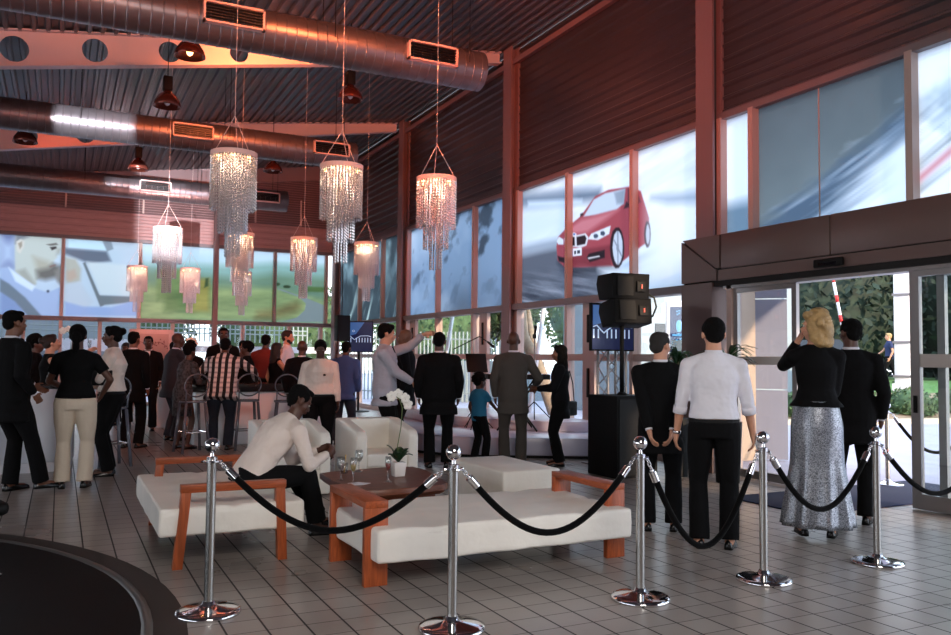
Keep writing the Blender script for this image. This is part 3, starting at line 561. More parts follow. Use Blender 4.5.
# mitred corner: upper triangle + lower block of the pier
mb = MB(); mb.extr([(8.0, 3.06), (8.70, 3.06), (8.06, 2.63), (8.0, 2.63)], 'X', XP, XP+.25); struct('wall_portal_corner', mb, M['portal'])
mb = MB(); mb.extr([(8.72, 3.04), (8.72, 2.475), (8.06, 2.475), (8.06, 2.61)], 'X', XP, XP+.25)
mb.box((XP, 8.14, 0), (XP+.25, 8.72, 2.455)); struct('wall_portal_pier', mb, M['portal'])
mb = MB(); mb.box((XP+.03, -1.2, 2.4), (XP+.24, 8.69, 3.03)); mb.box((XP+.03, 8.16, 0), (XP+.24, 8.70, 2.5)); struct('wall_portal_core', mb, M['portal_gap'])
struct('trim_8', MB().box((XP+.015, -1.2, 2.47), (XP+.28, 8.04, 2.605)), M['portal'])
# automatic door header, fixed leaf and sliding leaf
struct('trim_9', MB().box((7.56, 3.2, 2.36), (7.74, 8.0, 2.47)), M['alu'])
def leaf(name, y0, y1, x, glassm=True, w=.07, ztop=2.36, base=.11):
    m_ = MB(); m_.box((x, y0, .01), (x+.05, y0+w, ztop)); m_.box((x, y1-w, .01), (x+.05, y1, ztop))
    m_.box((x, y0+w, ztop-.06), (x+.05, y1-w, ztop)); m_.box((x, y0+w, .01), (x+.05, y1-w, base))
    o = m_.build(name, M['alu']); o['kind'] = 'structure'
    g = MB().box((x+.02, y0+w, base), (x+.03, y1-w, ztop-.06)).build('door_glass', M['pane'], o)
    return o
d1 = leaf('door_1', 6.86, 7.86, 7.60)
MB().box((7.61, 6.93, 1.40), (7.64, 7.79, 1.50)).build('safety_band', mat('frosted_band', (190, 182, 178), .5), d1)
d2 = leaf('door_2', 4.1, 5.42, 7.58, w=.10, base=.16)
MB().box((7.59, 4.2, 1.40), (7.62, 5.32, 1.53)).build('safety_band', MATS['frosted_band'], d2)
MB().box((7.565, 5.35, .95), (7.60, 5.385, 1.12)).build('door_lock', M['black'], d2)
d3 = leaf('door_3', 4.35, 5.2, 7.68, w=.08)
struct('trim_10', MB().box((7.56, 7.86, 0), (7.74, 7.94, 2.47)), M['mullion'])
struct('window_10', MB().box((7.80, 7.94, .02), (7.81, 8.14, 2.4)), M['pane'])
# white cladding standing outside behind the fixed leaf: a return with the sun's peach put into its colour, and an angled face
WP = mat('white_panel', (150, 150, 166), .3); PP = mat('sun_tinted_panel', (176, 152, 132), .4)
mb = MB(); mb.box((8.2, 9.0, 0), (9.13, 9.1, 3.0)); struct('wall_outside_sun_tinted', mb, PP)
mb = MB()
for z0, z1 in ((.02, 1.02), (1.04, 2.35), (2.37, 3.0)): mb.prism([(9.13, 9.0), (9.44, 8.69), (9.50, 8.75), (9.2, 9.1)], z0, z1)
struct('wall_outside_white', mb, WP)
struct('ceiling_porch', MB().box((7.9, 2.0, 2.68), (9.7, 8.5, 2.8)), M['white'])
# door sensor and little camera on the header
t = empty('door_sensor', (7.5, 6.3, 2.53), 0, 'small black motion sensor on the door header', 'sensor')
MB().box((-.05, -.19, -.05), (.0, .19, .045)).build('sensor_housing', M['black'], t, bevel=.015)
MB().box((-.056, -.12, -.03), (-.045, .12, 0)).build('sensor_lens', mat('dark_lens', (6, 6, 12), .1), t)
t = empty('security_camera', (8.3, 6.35, 2.56), 0, 'small black dome camera under the white porch ceiling', 'camera')
MB().lathe([(.001, .06), (.075, .06), (.08, .02), (.065, -.03), (.035, -.065), (.001, -.075)], n=20).build('camera_dome', M['black'], t, smooth=True)
MB().box((-.03, -.03, .05), (.03, .03, .075)).build('camera_mount', M['white'], t)

# ---- round turntable platform at lower left
mb = MB(); mb.lathe([(3.70, .0), (3.70, .004), (3.87, .004), (3.87, .0)], (-3.2, 5.03, 0.001), 96);
o = struct('floor_platform_ring', mb, M['discring'])
mb = MB(); mb.lathe([(3.70, .0), (3.70, .010), (3.67, .016), (3.64, .010), (3.64, 0)], (-3.2, 5.03, .004), 96); struct('trim_11', mb, M['rim'], smooth=True)
mb = MB(); mb.lathe([(3.65, .0), (3.65, .010), (.01, .010)], (-3.2, 5.03, .003), 96); struct('floor_platform', mb, M['disc'])

# ---- stage by the windows (two steps)
s1 = [(4.7, 12.9), (4.8, 11.9), (5.15, 10.98), (5.6, 10.64), (6.05, 10.44), (6.72, 10.04), (7.25, 9.8), (7.72, 9.7), (7.72, 15), (5.4, 15), (4.95, 14)]
mb = MB(); mb.prism(s1, .045, .30); struct('floor_stage', mb, M['stage'], bevel=.012)
mb = MB(); mb.prism([(x+(.04 if x < 7 else 0), y+(.04 if y < 12 else -.04)) for x, y in s1], 0, .05); struct('baseboard_stage', mb, M['black'])
s2 = [(5.9, 13.4), (6.15, 12.4), (6.6, 11.5), (7.05, 11.0), (7.72, 10.7), (7.72, 14.7), (5.9, 14.7)]
mb = MB(); mb.prism(s2, .30, .46); struct('floor_stage_upper', mb, M['stage'], bevel=.012)
# blue entrance mat
o = MB().box((6.34, 5.58, .002), (9.3, 6.68, .014)).build('door_mat', M['carpet'], bevel=.004)
o.rotation_euler = (0, 0, 0); tag(o, 'navy blue entrance mat lying across the open doorway', 'mat')
# ================================================================ DUCTS, LAMPS, CHANDELIERS
def make_duct(y, label, grilles, hangers):
    t = empty('ventilation_duct', (5.2, y, 5.5), 0, label, 'duct', 'round ducts under the roof')
    m_ = MB(); R = .27; prof = []; x = -14.0
    rings = []
    while x < 0:
        for dx, r in ((0, R), (.006, R+.005), (.014, R+.005), (.02, R), (.125, R)):
            if x+dx < 0: rings.append([(x+dx, r*math.cos(2*PI*k/32), r*math.sin(2*PI*k/32)) for k in range(32)])
        x += .13
    rings.append([(0, R*math.cos(2*PI*k/32), R*math.sin(2*PI*k/32)) for k in range(32)])
    m_.loft(rings); m_.build('duct_body', M['duct'], t, auto=True)
    for gx in grilles:
        f = MB(); a, b, zz, h = gx-.36, gx+.36, .02, .13
        for (x0, x1, z0, z1) in ((a, b, zz+h-.025, zz+h), (a, b, zz-h, zz-h+.025), (a, a+.025, zz-h, zz+h), (b-.025, b, zz-h, zz+h)):
            f.box((x0-5.2, -.33, z0), (x1-5.2, -.22, z1))
        g = f.build('air_grille', M['grille'], t)
        k = MB().box((a-5.2+.02, -.27, zz-h+.02), (b-5.2-.02, -.2, zz+h-.02))
        for i in range(6): k.box((a-5.2+.02, -.315, zz-h+.035+i*.036), (b-5.2-.02, -.27, zz-h+.045+i*.036))
        k.build('grille_slat', M['darkmetal'], g)
    for hx in hangers:
        zt_ = roofz(hx)-5.5
        for s_ in (-1, 1): MB().tube([(hx-5.2, .285*s_, 0), (hx-5.2, .285*s_, zt_)], .006, 6).build('hanger_rod', M['darkmetal'], t)
    return t
M['grille'] = mat('grille_paint', (200, 170, 165), .45)
make_duct(10.3, 'long round metal duct nearest, with two open grilles, upper left', (1.75, 4.35), (.6, 3.0, 4.9))
make_duct(15.9, 'middle round metal duct carrying the white light patch', (2.05, 4.65), (.2, 2.7, 4.9))
make_duct(21.5, 'farthest round metal duct just above the far windows', (1.95, 4.6), (.4, 3.0, 4.9))

def make_highbay(loc, ztop, label, lit=False):
    t = empty('pendant_lamp', loc, 0, label, 'lamp', 'industrial pendant lamps under the roof')
    MB().lathe([(.001, .13), (.05, .13), (.07, .10), (.13, .06), (.19, -.03), (.215, -.12), (.205, -.125), (.17, -.03), (.05, .05), (.001, .06)], n=28).build('lamp_shade', M['lampshade'], t, smooth=True)
    MB().box((-.07, -.07, .13), (.07, .07, .36)).build('ballast_box', M['black'], t, bevel=.015)
    MB().ell((0, 0, -.03), (.05, .05, .08)).build('bulb', M['glow'] if lit else M['white'], t, smooth=True)
    MB().tube([(0, 0, .36), (0, 0, ztop-loc[2])], .008, 6).build('suspension_rod', M['darkmetal'], t)
    return t
M['lampshade'] = mat('lamp_shade', (120, 60, 48), .25, .6)
for loc, lab, lit in [((1.5, 12.0, 5.75), 'dark bell pendant lamp hanging against the pale pierced beam', True), ((1.4, 13.75, 5.5), 'red tinted bell pendant lamp above the white duct patch', False),
                 ((4.2, 13.1, 5.85), 'dark bell pendant lamp hanging between first and middle duct', False), ((-.7, 17.4, 5.5), 'dark pendant lamp under the middle duct at far left', False),
                 ((1.37, 18.8, 5.5), 'pale pendant lamp above the farthest duct, left of the chandeliers', False), ((4.2, 18.7, 5.75), 'dark pendant lamp behind the largest chandelier', False),
                 ((4.6, 9.6, 6.4), 'small dark pendant lamp just above the nearest duct', False)]:
    make_highbay(loc, roofz(loc[0]), lab, lit)

def strand_mesh(r, ns, L, z0, seedo=0):
    m_ = MB()
    for i in range(ns):
        a = 2*PI*(i+.5*(seedo % 2))/ns; x, y = r*math.cos(a), r*math.sin(a); nb = int(L/.034); ll = L+random.uniform(-.012, .012)
        rings = []
        for k in range(nb):
            z = z0-k*ll/nb
            rings.append((z, .0022)); rings.append((z-.008, .0115)); rings.append((z-.018, .0115))
        rings.append((z0-ll, .003))
        m_.loft([[(x+q*math.cos(2*PI*j/5), y+q*math.sin(2*PI*j/5), z) for j in range(5)] for z, q in rings])
    return m_.mesh('crystal_strands', False, fix=False)
def make_chandelier():
    t = empty('crystal_chandelier', (0, 0, 0))
    MB().lathe([(.24, .0), (.255, .0), (.255, -.055), (.24, -.055)], n=40).build('rim_ring', M['chandrim'], t, smooth=False)
    MB().lathe([(.001, -.012), (.24, -.012), (.24, -.004), (.001, -.004)], n=40).build('ceiling_plate', M['chandrim'], t)
    for nm, r, ns, L, z0 in (('outer_tier', .245, 42, .60, -.05), ('middle_tier', .155, 26, .86, -.05), ('inner_tier', .075, 13, 1.12, -.05)):
        o = link(nm, strand_mesh(r, ns, L, z0, ns), M['crystal'], t); o['kind'] = 'stuff'
    for k in range(6):
        a = 2*PI*k/6+.3; b = MB().ell((.19*math.cos(a), .19*math.sin(a), -.055), (.02, .02, .03), 10, 6).build('bulb', M['glow'], t, smooth=True)
    for k in range(3):
        a = 2*PI*k/3+.5; MB().tube([(.24*math.cos(a), .24*math.sin(a), 0), (0, 0, .42)], .004, 5).build('wire', M['chandrim'], t)
    MB().tube([(0, 0, 0), (0, 0, 1)], .0035, 5).build('cable', M['chandrim'], t, loc=(0, 0, .42))
    return t
M['chandrim'] = mat('chandelier_rim', (214, 196, 192), .4)
CH = [((1.68, 9.42, 3.72), 'large crystal chandelier left of the pair in front, overlapping smaller ones below'), ((2.93, 9.42, 3.72), 'large crystal chandelier with the middle duct end behind it'),
      ((4.19, 9.48, 3.72), 'large crystal chandelier hanging before the blue snow windows'), ((1.66, 15.6, 3.72), 'crystal chandelier bathed in the white spotlight'),
      ((2.93, 15.6, 3.72), 'small crystal chandelier directly under the largest left one'), ((4.13, 15.6, 3.72), 'small crystal chandelier before the green hill window'),
      ((5.40, 15.6, 3.72), 'small crystal chandelier beside the wall speaker corner'), ((1.70, 22.6, 3.70), 'tiny crystal chandelier before the edge of the man window print'),
      ((2.96, 22.4, 3.70), 'tiny crystal chandelier before the yellow green window print'), ((4.32, 22.6, 3.70), 'tiny crystal chandelier lowest in the overlapping column')]
ch0 = make_chandelier()
for i, (l, lab) in enumerate(CH):
    o = ch0 if i == 0 else copy_tree(ch0)
    o.location = l; o.rotation_euler = (0, 0, i*.4); tag(o, lab, 'chandelier', 'tiered crystal chandeliers')
    for ch_ in bpy.data.objects:
        if ch_.parent == o and ch_.name.startswith('cable'): ch_.scale = (1, 1, roofz(l[0])+.03-l[2]-.42)
    lamp('chandelier_light', 'POINT', (l[0], l[1], l[2]-.16), None, 3.2, (1, .66, .42), .06)

# ================================================================ STANCHIONS AND ROPES
def make_stanchion():
    t = empty('rope_stanchion')
    MB().lathe([(.001, 0), (.178, 0), (.182, .008), (.179, .016), (.174, .022), (.15, .028), (.12, .033), (.09, .038), (.06, .043), (.045, .048), (.036, .056), (.031, .07), (.001, .07)], n=64).build('base', M['chrome'], t, smooth=True)
    MB().lathe([(.026, .07), (.026, .86), (.001, .86)], n=24).build('post', M['steelpole'], t, smooth=False, auto=True)
    c = MB(); c.lathe([(.001, .855), (.030, .855), (.030, .872), (.012, .876), (.010, .895), (.014, .9), (.001, .9)], n=24); c.build('neck', M['chrome'], t, auto=True)
    c = MB(); c.lathe([(.027, .842), (.052, .846), (.052, .852), (.027, .854)], n=24)
    for k in range(4):
        a = k*PI/2; c.ell((.05*math.cos(a), .05*math.sin(a), .848), (.012, .012, .008), 8, 5)
    c.build('collar', M['chrome'], t, auto=True)
    MB().ell((0, 0, .938), (.043, .043, .043), 28, 16).build('ball_finial', M['chrome'], t, smooth=True)
    return t
ST = [((.79, 4.88), 'chrome rope stanchion leftmost, in front of the white bench'), ((1.917, 4.06), 'chrome rope stanchion nearest, at the white daybed left part'), ((3.185, 4.08), 'chrome rope stanchion at the right end of the daybed'),
      ((4.20, 4.08), 'chrome rope stanchion between white shirted man and silver skirt'), ((5.312, 4.08), 'chrome rope stanchion right of the silver skirt woman'), ((8.78, 6.59), 'chrome rope stanchion standing outside the open door')]
st0 = make_stanchion(); STP = []
for i, (p, lab) in enumerate(ST):
    o = st0 if i == 0 else copy_tree(st0); o.location = (p[0], p[1], 0); tag(o, lab, 'stanchion', 'chrome rope stanchions'); STP.append(V((p[0], p[1], 0)))
def rope(a, b, zlow, label, name='barrier_rope', za=.845, zb=.845):
    a = V((a[0], a[1], za)); b = V((b[0], b[1], zb)); d = (b-a); d.z = 0; L = d.length; d.normalize()
    t = empty(name, (0, 0, 0), 0, label, 'rope', 'black velvet barrier ropes')
    a2 = a+d*.05; b2 = b-d*.05
    n = 28; pts = []
    for i in range(n+1):
        u = i/n; s = 4*u*(1-u); k = s**1.0
        z = za*(1-u)+zb*u - (( (za+zb)/2 - zlow))*(.82*s+.18*s**2)
        pts.append(a2.lerp(b2, u)*1.0); pts[-1].z = z
    base = pts[0].copy()
    # hook, ferrule, cord
    i0, i1 = 2, n-2
    MB().tube(pts[i0:i1+1], .019, 12).build('cord', M['velvet'], t, smooth=True)
    for (p, q, r_) in ((pts[0], pts[1], pts[i0]), (pts[-1], pts[-2], pts[i1])):
        dd = (r_-p).normalized()
        f = MB(); f.tube([r_-dd*.055, r_+dd*.012], .0235, 16); f.ell(r_-dd*.06, (.014, .014, .014), 10, 6)
        f.build('ferrule', M['chrome'], t, auto=True)
        h = MB(); c0 = p+dd*.0; m0 = r_-dd*.06
        for w_ in range(3):
            cc = c0.lerp(m0, (w_+.5)/3); ax = dd.cross(V((0, 0, 1))).normalized(); up = ax.cross(dd)
            if w_ % 2: ax, up = up, ax
            ll = (m0-c0).length/3*.72
            h.tube([cc+dd*ll*math.cos(2*PI*k/12)+ax*.010*math.sin(2*PI*k/12) for k in range(13)], .0032, 6)
        h.build('snap_hook', M['chrome'], t, smooth=True)
    return t
S = STP
rope(S[0], S[1], .49, 'black velvet rope sagging before the white bench, leftmost of the row')
rope(S[1], S[2], .455, 'black velvet rope sagging before the front of the daybed')
rope(S[2], S[3], .27, 'black velvet rope sagging low behind the white shirted man stanchions')
rope(S[3], S[4], .425, 'black velvet rope sagging before the silver skirt')
rope(S[4], V((6.75, 4.1, 0)), .45, 'black velvet rope leading to the right from the last indoor stanchion')
rope(S[5], V((9.55, 5.9, 0)), .40, 'black velvet rope hanging outside, right of the outdoor stanchion')
rope(S[5], V((8.05, 7.25, 0)), .45, 'black velvet rope hanging outside, left of the outdoor stanchion')

# ================================================================ LOUNGE FURNITURE
def cushion(a, b, nx=4, ny=1, h=.012, seamw=.05, side_noise=.006):
    # soft upholstered block with tufting seams on top
    x0, y0, z0 = a; x1, y1, z1 = b; m_ = MB()
    bmh = bmesh.new(); bmesh.ops.create_cube(bmh, size=1)
    for v in bmh.verts: v.co = V((x0 if v.co.x < 0 else x1, y0 if v.co.y < 0 else y1, z0 if v.co.z < 0 else z1))
    bmesh.ops.bevel(bmh, geom=bmh.edges[:], offset=.028, segments=3, profile=.6, affect='EDGES')
    bmesh.ops.triangulate(bmh, faces=bmh.faces[:])
    for _ in range(4):
        es = [e for e in bmh.edges if e.calc_length() > .055]
        if es: bmesh.ops.subdivide_edges(bmh, edges=es, cuts=1)
        bmesh.ops.triangulate(bmh, faces=bmh.faces[:])
    for v in bmh.verts:
        c = v.co; nrm = mnoise.noise(c*5)*side_noise+mnoise.noise(c*14)*side_noise*.4
        if c.z > z1-.03:
            d = 1e9
            for k in range(1, nx): d = min(d, abs(c.x-(x0+(x1-x0)*k/nx)))
            for k in range(1, ny+1): d = min(d, abs(c.y-(y0+(y1-y0)*k/(ny+1)))) if ny else d
            c.z -= h*math.exp(-(d/.018)**2)
            c.z += nrm
        else:
            cx, cy = (x0+x1)/2, (y0+y1)/2
            c.x += math.copysign(nrm, c.x-cx); c.y += math.copysign(nrm, c.y-cy)*1.2;
            if c.z < z0+.04: c.z += nrm*1.5
    me = bpy.data.meshes.new('cushion'); bmh.to_mesh(me); bmh.free(); me.polygons.foreach_set('use_smooth', [True]*len(me.polygons)); return me
# daybed
t = empty('daybed', (1.75, 4.9, 0), 0, 'long white tufted daybed with broad cherry wood arms, nearest the ropes', 'daybed')
def L_(me, nm, m, par, off):
    for v in me.vertices: v.co -= V(off)
    return link(nm, me, m, par)
off = (1.75, 4.9, 0)
L_(cushion((1.79, 4.87, .165), (3.73, 5.93, .375), 5, 1), 'mattress', M['leather'], t, off)
for ax in (1.75, 3.605):
    for y0, y1, z0, z1, nm in ((5.0, 5.05, 0, .49, 'arm_post'), (5.72, 5.77, 0, .49, 'arm_post')):
        MB().box((ax-1.75, y0-4.9, z0), (ax-1.75+.155, y1-4.9, z1)).build(nm, M['woodz'], t, bevel=.003)
    MB().box((ax-1.75, .1, .49), (ax-1.75+.155, .87, .535)).build('armrest', M['wood'], t, bevel=.003)
MB().box((.1, .25, .13), (1.9, .85, .18)).build('base_frame', M['darkmetal'], t)
# bench with low frame arms
t = empty('bench', (.66, 5.9, 0), 0, 'white tufted bench with slim cherry wood frame arms, man sitting on it', 'bench')
off = (.66, 5.9, 0)
L_(cushion((.63, 5.95, .215), (1.62, 7.75, .41), 2, 3), 'seat_cushion', M['leather'], t, off)
for y in (5.93, 7.56):
    m_ = MB(); yy = y-5.9
    m_.loft([[(.06+dx, yy+dy, z) for dx, dy in ((0, 0), (.065, 0), (.065, .07), (0, .07))] for z, in ((0,),)] + [[(.11+dx, yy+dy-.0, .55) for dx, dy in ((0, 0), (.065, 0), (.065, .07), (0, .07))]])
    m_.build('arm_post', M['woodz'], t, bevel=.003)
    m_ = MB(); m_.loft([[(.77+dx, yy+dy, 0) for dx, dy in ((0, 0), (.065, 0), (.065, .07), (0, .07))], [(.745+dx, yy+dy, .55) for dx, dy in ((0, 0), (.065, 0), (.065, .07), (0, .07))]])
    m_.build('arm_post', M['woodz'], t, bevel=.003)
    MB().box((.102, yy-.003, .510), (.818, yy+.073, .565)).build('armrest', M['woodx'], t, bevel=.004)
MB().box((.2, .35, .17), (.8, 1.5, .22)).build('base_frame', M['darkmetal'], t)
# ottoman
t = empty('ottoman', (3.62, 6.62, 0), 0, 'large plain white leather ottoman behind the daybed right part', 'ottoman')
m_ = MB().box((0, 0, .03), (.62, 1.12, .42)); m_.build('seat_block', M['leather'], t, bevel=.02)
MB().box((.03, .03, 0), (.59, 1.09, .04)).build('plinth', M['black'], t)
# tub armchairs
def make_tub():
    t = empty('armchair')
    w, d = .70, .80; m_ = MB();
    def side(x0, x1):
        p = [(0, .02), (0, .60), (.05, .655), (.58, .75), (d-.0, .75), (d, .02)]
        return MB().extr(p, 'X', x0, x1)
    side(0, .115).build('armrest', M['leather'], t, bevel=.02)
    side(w-.115, w).build('armrest', M['leather'], t, bevel=.02)
    MB().extr([(d-.15, .02), (d-.20, .75), (d, .75), (d, .02)], 'X', .10, w-.10).build('backrest', M['leather'], t, bevel=.018)
    MB().box((.11, .02, .05), (w-.11, d-.15, .27)).build('seat_base', M['leather'], t, bevel=.008)
    L_(cushion((.115, .01, .27), (w-.115, d-.16, .41), 1, 0), 'seat_cushion', M['leather'], t, (0, 0, 0))
    return t
tb = make_tub(); tb.location = (2.83, 8.38, 0); tag(tb, 'white tub armchair behind the table orchid', 'armchair', 'white tub armchairs')
tb2 = copy_tree(tb); tb2.location = (1.86, 8.42, 0); tag(tb2, 'white tub armchair half hidden behind the seated man', 'armchair', 'white tub armchairs')
# live edge coffee table
t = empty('coffee_table', (2.5, 6.6, 0), 0, 'low dark slab coffee table with live edge holding glasses', 'table')
poly = [(-.42, -.50), (-.30, -.58), (.02, -.56), (.28, -.52), (.36, -.44), (.42, -.1), (.50, .35), (.48, .60), (.2, .66), (-.25, .58), (-.44, .5), (-.47, 0)]
m_ = MB(); k = len(poly);
m_.loft([[(x*.93, y*.95, .355) for x, y in poly], [(x, y, .385) for x, y in poly], [(x, y, .42) for x, y in poly], [(x*.99, y*.99, .43) for x, y in poly]])
m_.build('tabletop', M['slab'], t, auto=True)
for y in (-.32, .35): MB().box((-.28, y-.05, 0), (.28, y+.05, .36)).build('leg', M['woodz'], t, bevel=.005)

# glasses etc on the table
def make_glass(kind='flute', liquid=None):
    t = empty('champagne_glass' if kind == 'flute' else 'wine_glass')
    if kind == 'flute': pr = [(.001, 0), (.032, .0), (.031, .003), (.006, .008), (.004, .03), (.004, .075), (.012, .09), (.022, .12), (.026, .16), (.024, .205), (.023, .205), (.025, .16), (.020, .12), (.009, .094), (.001, .09)]
    else: pr = [(.001, 0), (.035, .0), (.034, .003), (.006, .008), (.004, .03), (.004, .08), (.020, .095), (.036, .125), (.038, .15), (.033, .19), (.032, .19), (.037, .15), (.035, .125), (.018, .097), (.001, .092)]
    MB().lathe(pr, n=20).build('glass_body', M['glassw'], t, smooth=True)
    if liquid:
        pl = [(.001, .092), (.008, .096), (.019, .12), (.0235, .15), (.001, .15)] if kind == 'flute' else [(.001, .094), (.016, .1), (.033, .126), (.001, .13)]
        MB().lathe(pl, n=20).build('drink', liquid, t, smooth=True)
    return t
gold = mat('sparkling_wine', (214, 180, 96), .1); redw = mat('red_garnish', (170, 24, 34), .3)
for k, (x, y, kd, lq, lab) in enumerate([(2.10, 6.62, 'wine', None, 'empty stemmed glass nearest the seated man on the table'), (2.14, 6.42, 'flute', gold, 'champagne flute with golden wine standing on the white napkin'),
        (2.40, 7.05, 'wine', None, 'empty wine glass standing behind the other two left glasses'), (2.43, 6.40, 'flute', redw, 'champagne flute with a red garnish beside the orchid pot')]):
    g = make_glass(kd, lq); g.location = (x, y, .431); tag(g, lab, 'glass')
g = MB(); g.lathe([(.001, 0), (.0, 0), (.03, 0), (.033, .09), (.030, .09), (.028, .004), (.001, .004)], n=18)
o = g.build('candle_glass', M['glassw'], smooth=True); o.location = (2.25, 7.0, .431); tag(o, 'short tumbler holding a thin yellow stick on the coffee table', 'glass')
st_ = MB().tube([(.0, .0, .006), (.012, .0, .16)], .005, 6).build('stirrer', mat('yellow_stick', (222, 178, 90), .5), o)
m_ = MB(); m_.prism([(-.09, -.06), (.02, -.08), (.1, -.02), (.03, .07), (-.07, .05)], 0, .003)
o = m_.build('paper_napkin', M['white']); o.location = (2.17, 6.39, .4305); tag(o, 'crumpled white napkin under the golden champagne flute', 'napkin')

def leafblade(m_, base, tip, w, droop=.03, n=6, up=V((0, 0, 1))):
    base = V(base); tip = V(tip); d = tip-base; s_ = d.cross(up).normalized()
    rings = []
    for i in range(n+1):
        u = i/n; p = base.lerp(tip, u)+V((0, 0, droop*math.sin(u*PI)-droop*.6*u*u)); ww = w*math.sin(PI*min(max(u, .02), .97)**.8)+.001
        rings.append([p-s_*ww+V((0, 0, .004)), p+V((0, 0, -.003)), p+s_*ww+V((0, 0, .004)), p+V((0, 0, .002))])
    m_.loft(rings)
def make_orchid(scale=1, stems=1, label='', lean=(0, 0)):
    t = empty('potted_orchid'); rr = random.Random(3)
    m_ = MB(); q = [[(sx*(.045+.012*z/.12), sy*(.045+.012*z/.12), z) for sx, sy in ((-1, -1), (1, -1), (1, 1), (-1, 1))] for z in (0, .12)]; m_.loft(q); m_.build('flower_pot', M['ceramic'], t, bevel=.006)
    lf = MB()
    for k in range(8):
        a = k*2*PI/8+.3; L = .12+.04*rr.random(); leafblade(lf, (0, 0, .115), (L*.85*math.cos(a), L*.85*math.sin(a), .18+.12*rr.random()), .042, .03)
    lf.build('leaves', M['leaf'], t, smooth=True)
    sp_ = [V((0, 0, .12)), V((-.01, 0, .25)), V((.02, 0, .42)), V((.03, 0, .58)), V((.0, 0, .66)), V((-.05, 0, .69))]
    MB().tube(sp_, .004, 6).build('flower_stem', M['stem'], t, smooth=True)
    for k, (px_, pz) in enumerate([(-.075, .68), (-.01, .70), (.05, .665), (.08, .61)]):
        f = MB(); c = V((px_, rr.uniform(-.03, .01), pz))
        for j in range(5):
            a = 2*PI*j/5+PI/2; L = .042; f.ell(c+V((math.cos(a)*L*.6, 0, math.sin(a)*L*.6)), (L*.55, .006, L*.55), 8, 5)
        f.ell(c+V((0, -.008, -.004)), (.008, .01, .01), 6, 4); f.build('blossom', M['petal'], t, smooth=True)
    return t
o1 = make_orchid(); o1.location = (2.62, 6.66, .431); tag(o1, 'white orchid in a square white pot on the coffee table', 'orchid')
for loc, lab in (((.10, 11.9, 1.065), 'white orchid on the left bar above the short haired woman'), ((2.42, 17.75, 1.075), 'white orchid on the far bar left of the plaid shirt man'), ((3.1, 17.9, 1.075), 'white orchid on the far bar behind the plaid shirt man')):
    c = copy_tree(o1); c.location = loc; tag(c, lab, 'orchid', 'orchids on the bars')

# ================================================================ BARS AND STOOLS
t = empty('bar_counter', (-.3, 11.4, 0), 0, 'white rounded bar counter at the left with dark top', 'bar')
pl = [(-2.6, .0), (.1, .0), (.32, .05), (.45, .18), (.5, .4), (.45, .6), (.3, .72), (-2.6, .75)]
MB().prism(pl, .12, 1.02).build('bar_front', M['barwhite'], t, bevel=.02); MB().prism([(x*.98, y+.03) for x, y in pl], 0, .12).build('plinth', M['white'], t)
MB().prism([(x*1.02, y*1.03-.01) for x, y in pl], 1.02, 1.06).build('worktop', M['bartop'], t, bevel=.006)
t = empty('bar_counter', (1.9, 13.75, 0), 0, 'dark topped bar counter the plaid shirt man leans on', 'bar')
MB().box((.05, .05, .0), (2.2, .75, .86)).build('bar_front', M['barwhite'], t, bevel=.02)
MB().box((0, 0, .86), (2.3, .8, .99)).build('worktop', M['bartop'], t, bevel=.01)
t = empty('bar_counter', (1.7, 17.5, 0), 0, 'far bar counter carrying orchids', 'bar')
MB().box((0, 0, 0), (3.2, .7, 1.03)).build('bar_front', M['barwhite'], t, bevel=.02); MB().box((-.05, -.05, 1.03), (3.25, .75, 1.07)).build('worktop', M['bartop'], t)
def make_stool():
    t = empty('bar_stool'); st = M['acrylic2']
    MB().prism([(.19*math.cos(a), .19*math.sin(a)) for a in np.linspace(0, 2*PI, 24, endpoint=False)], .74, .77).build('seat', st, t, bevel=.006)
    for sx in (-1, 1):
        for sy in (-1, 1): MB().tube([(.14*sx, .14*sy, .74), (.20*sx, .20*sy, 0)], .022, 8).build('leg', st, t, smooth=True)
    MB().tube([(.17, .17, .3), (-.17, .17, .3), (-.17, -.17, .3), (.17, -.17, .3), (.17, .17, .3)], .010, 6).build('footrest', M['chrome'], t)
    b = MB(); pts = [(.18*math.cos(a), -.17-.03*math.sin(a*1), 1.0+.17*math.sin(a)) for a in np.linspace(0, 2*PI, 25)]; b.tube(pts, .011, 6)
    for sx in (-1, 1): b.tube([(.15*sx, -.15, .76), (.15*sx, -.17, .93)], .011, 6)
    b.build('backrest', st, t, smooth=True)
    return t
M['acrylic2'] = mat('grey_acrylic', (96, 100, 112), .15, spec=.8)
sl = make_stool()
for k, (x, y, rz, lab) in enumerate([(1.80, 13.0, .2, 'grey bar stool left of the plaid shirt man, patterned dress on it'), (2.62, 13.1, 0, 'grey bar stool with oval back right of the plaid shirt man'),
        (3.14, 12.7, -.2, 'grey bar stool with oval back behind the seated man'), (.62, 11.75, .3, 'grey bar stool beside the left bar behind white trousers')]):
    o = sl if k == 0 else copy_tree(sl); o.location = (x, y, 0); o.rotation_euler = (0, 0, rz); tag(o, lab, 'stool', 'acrylic bar stools')
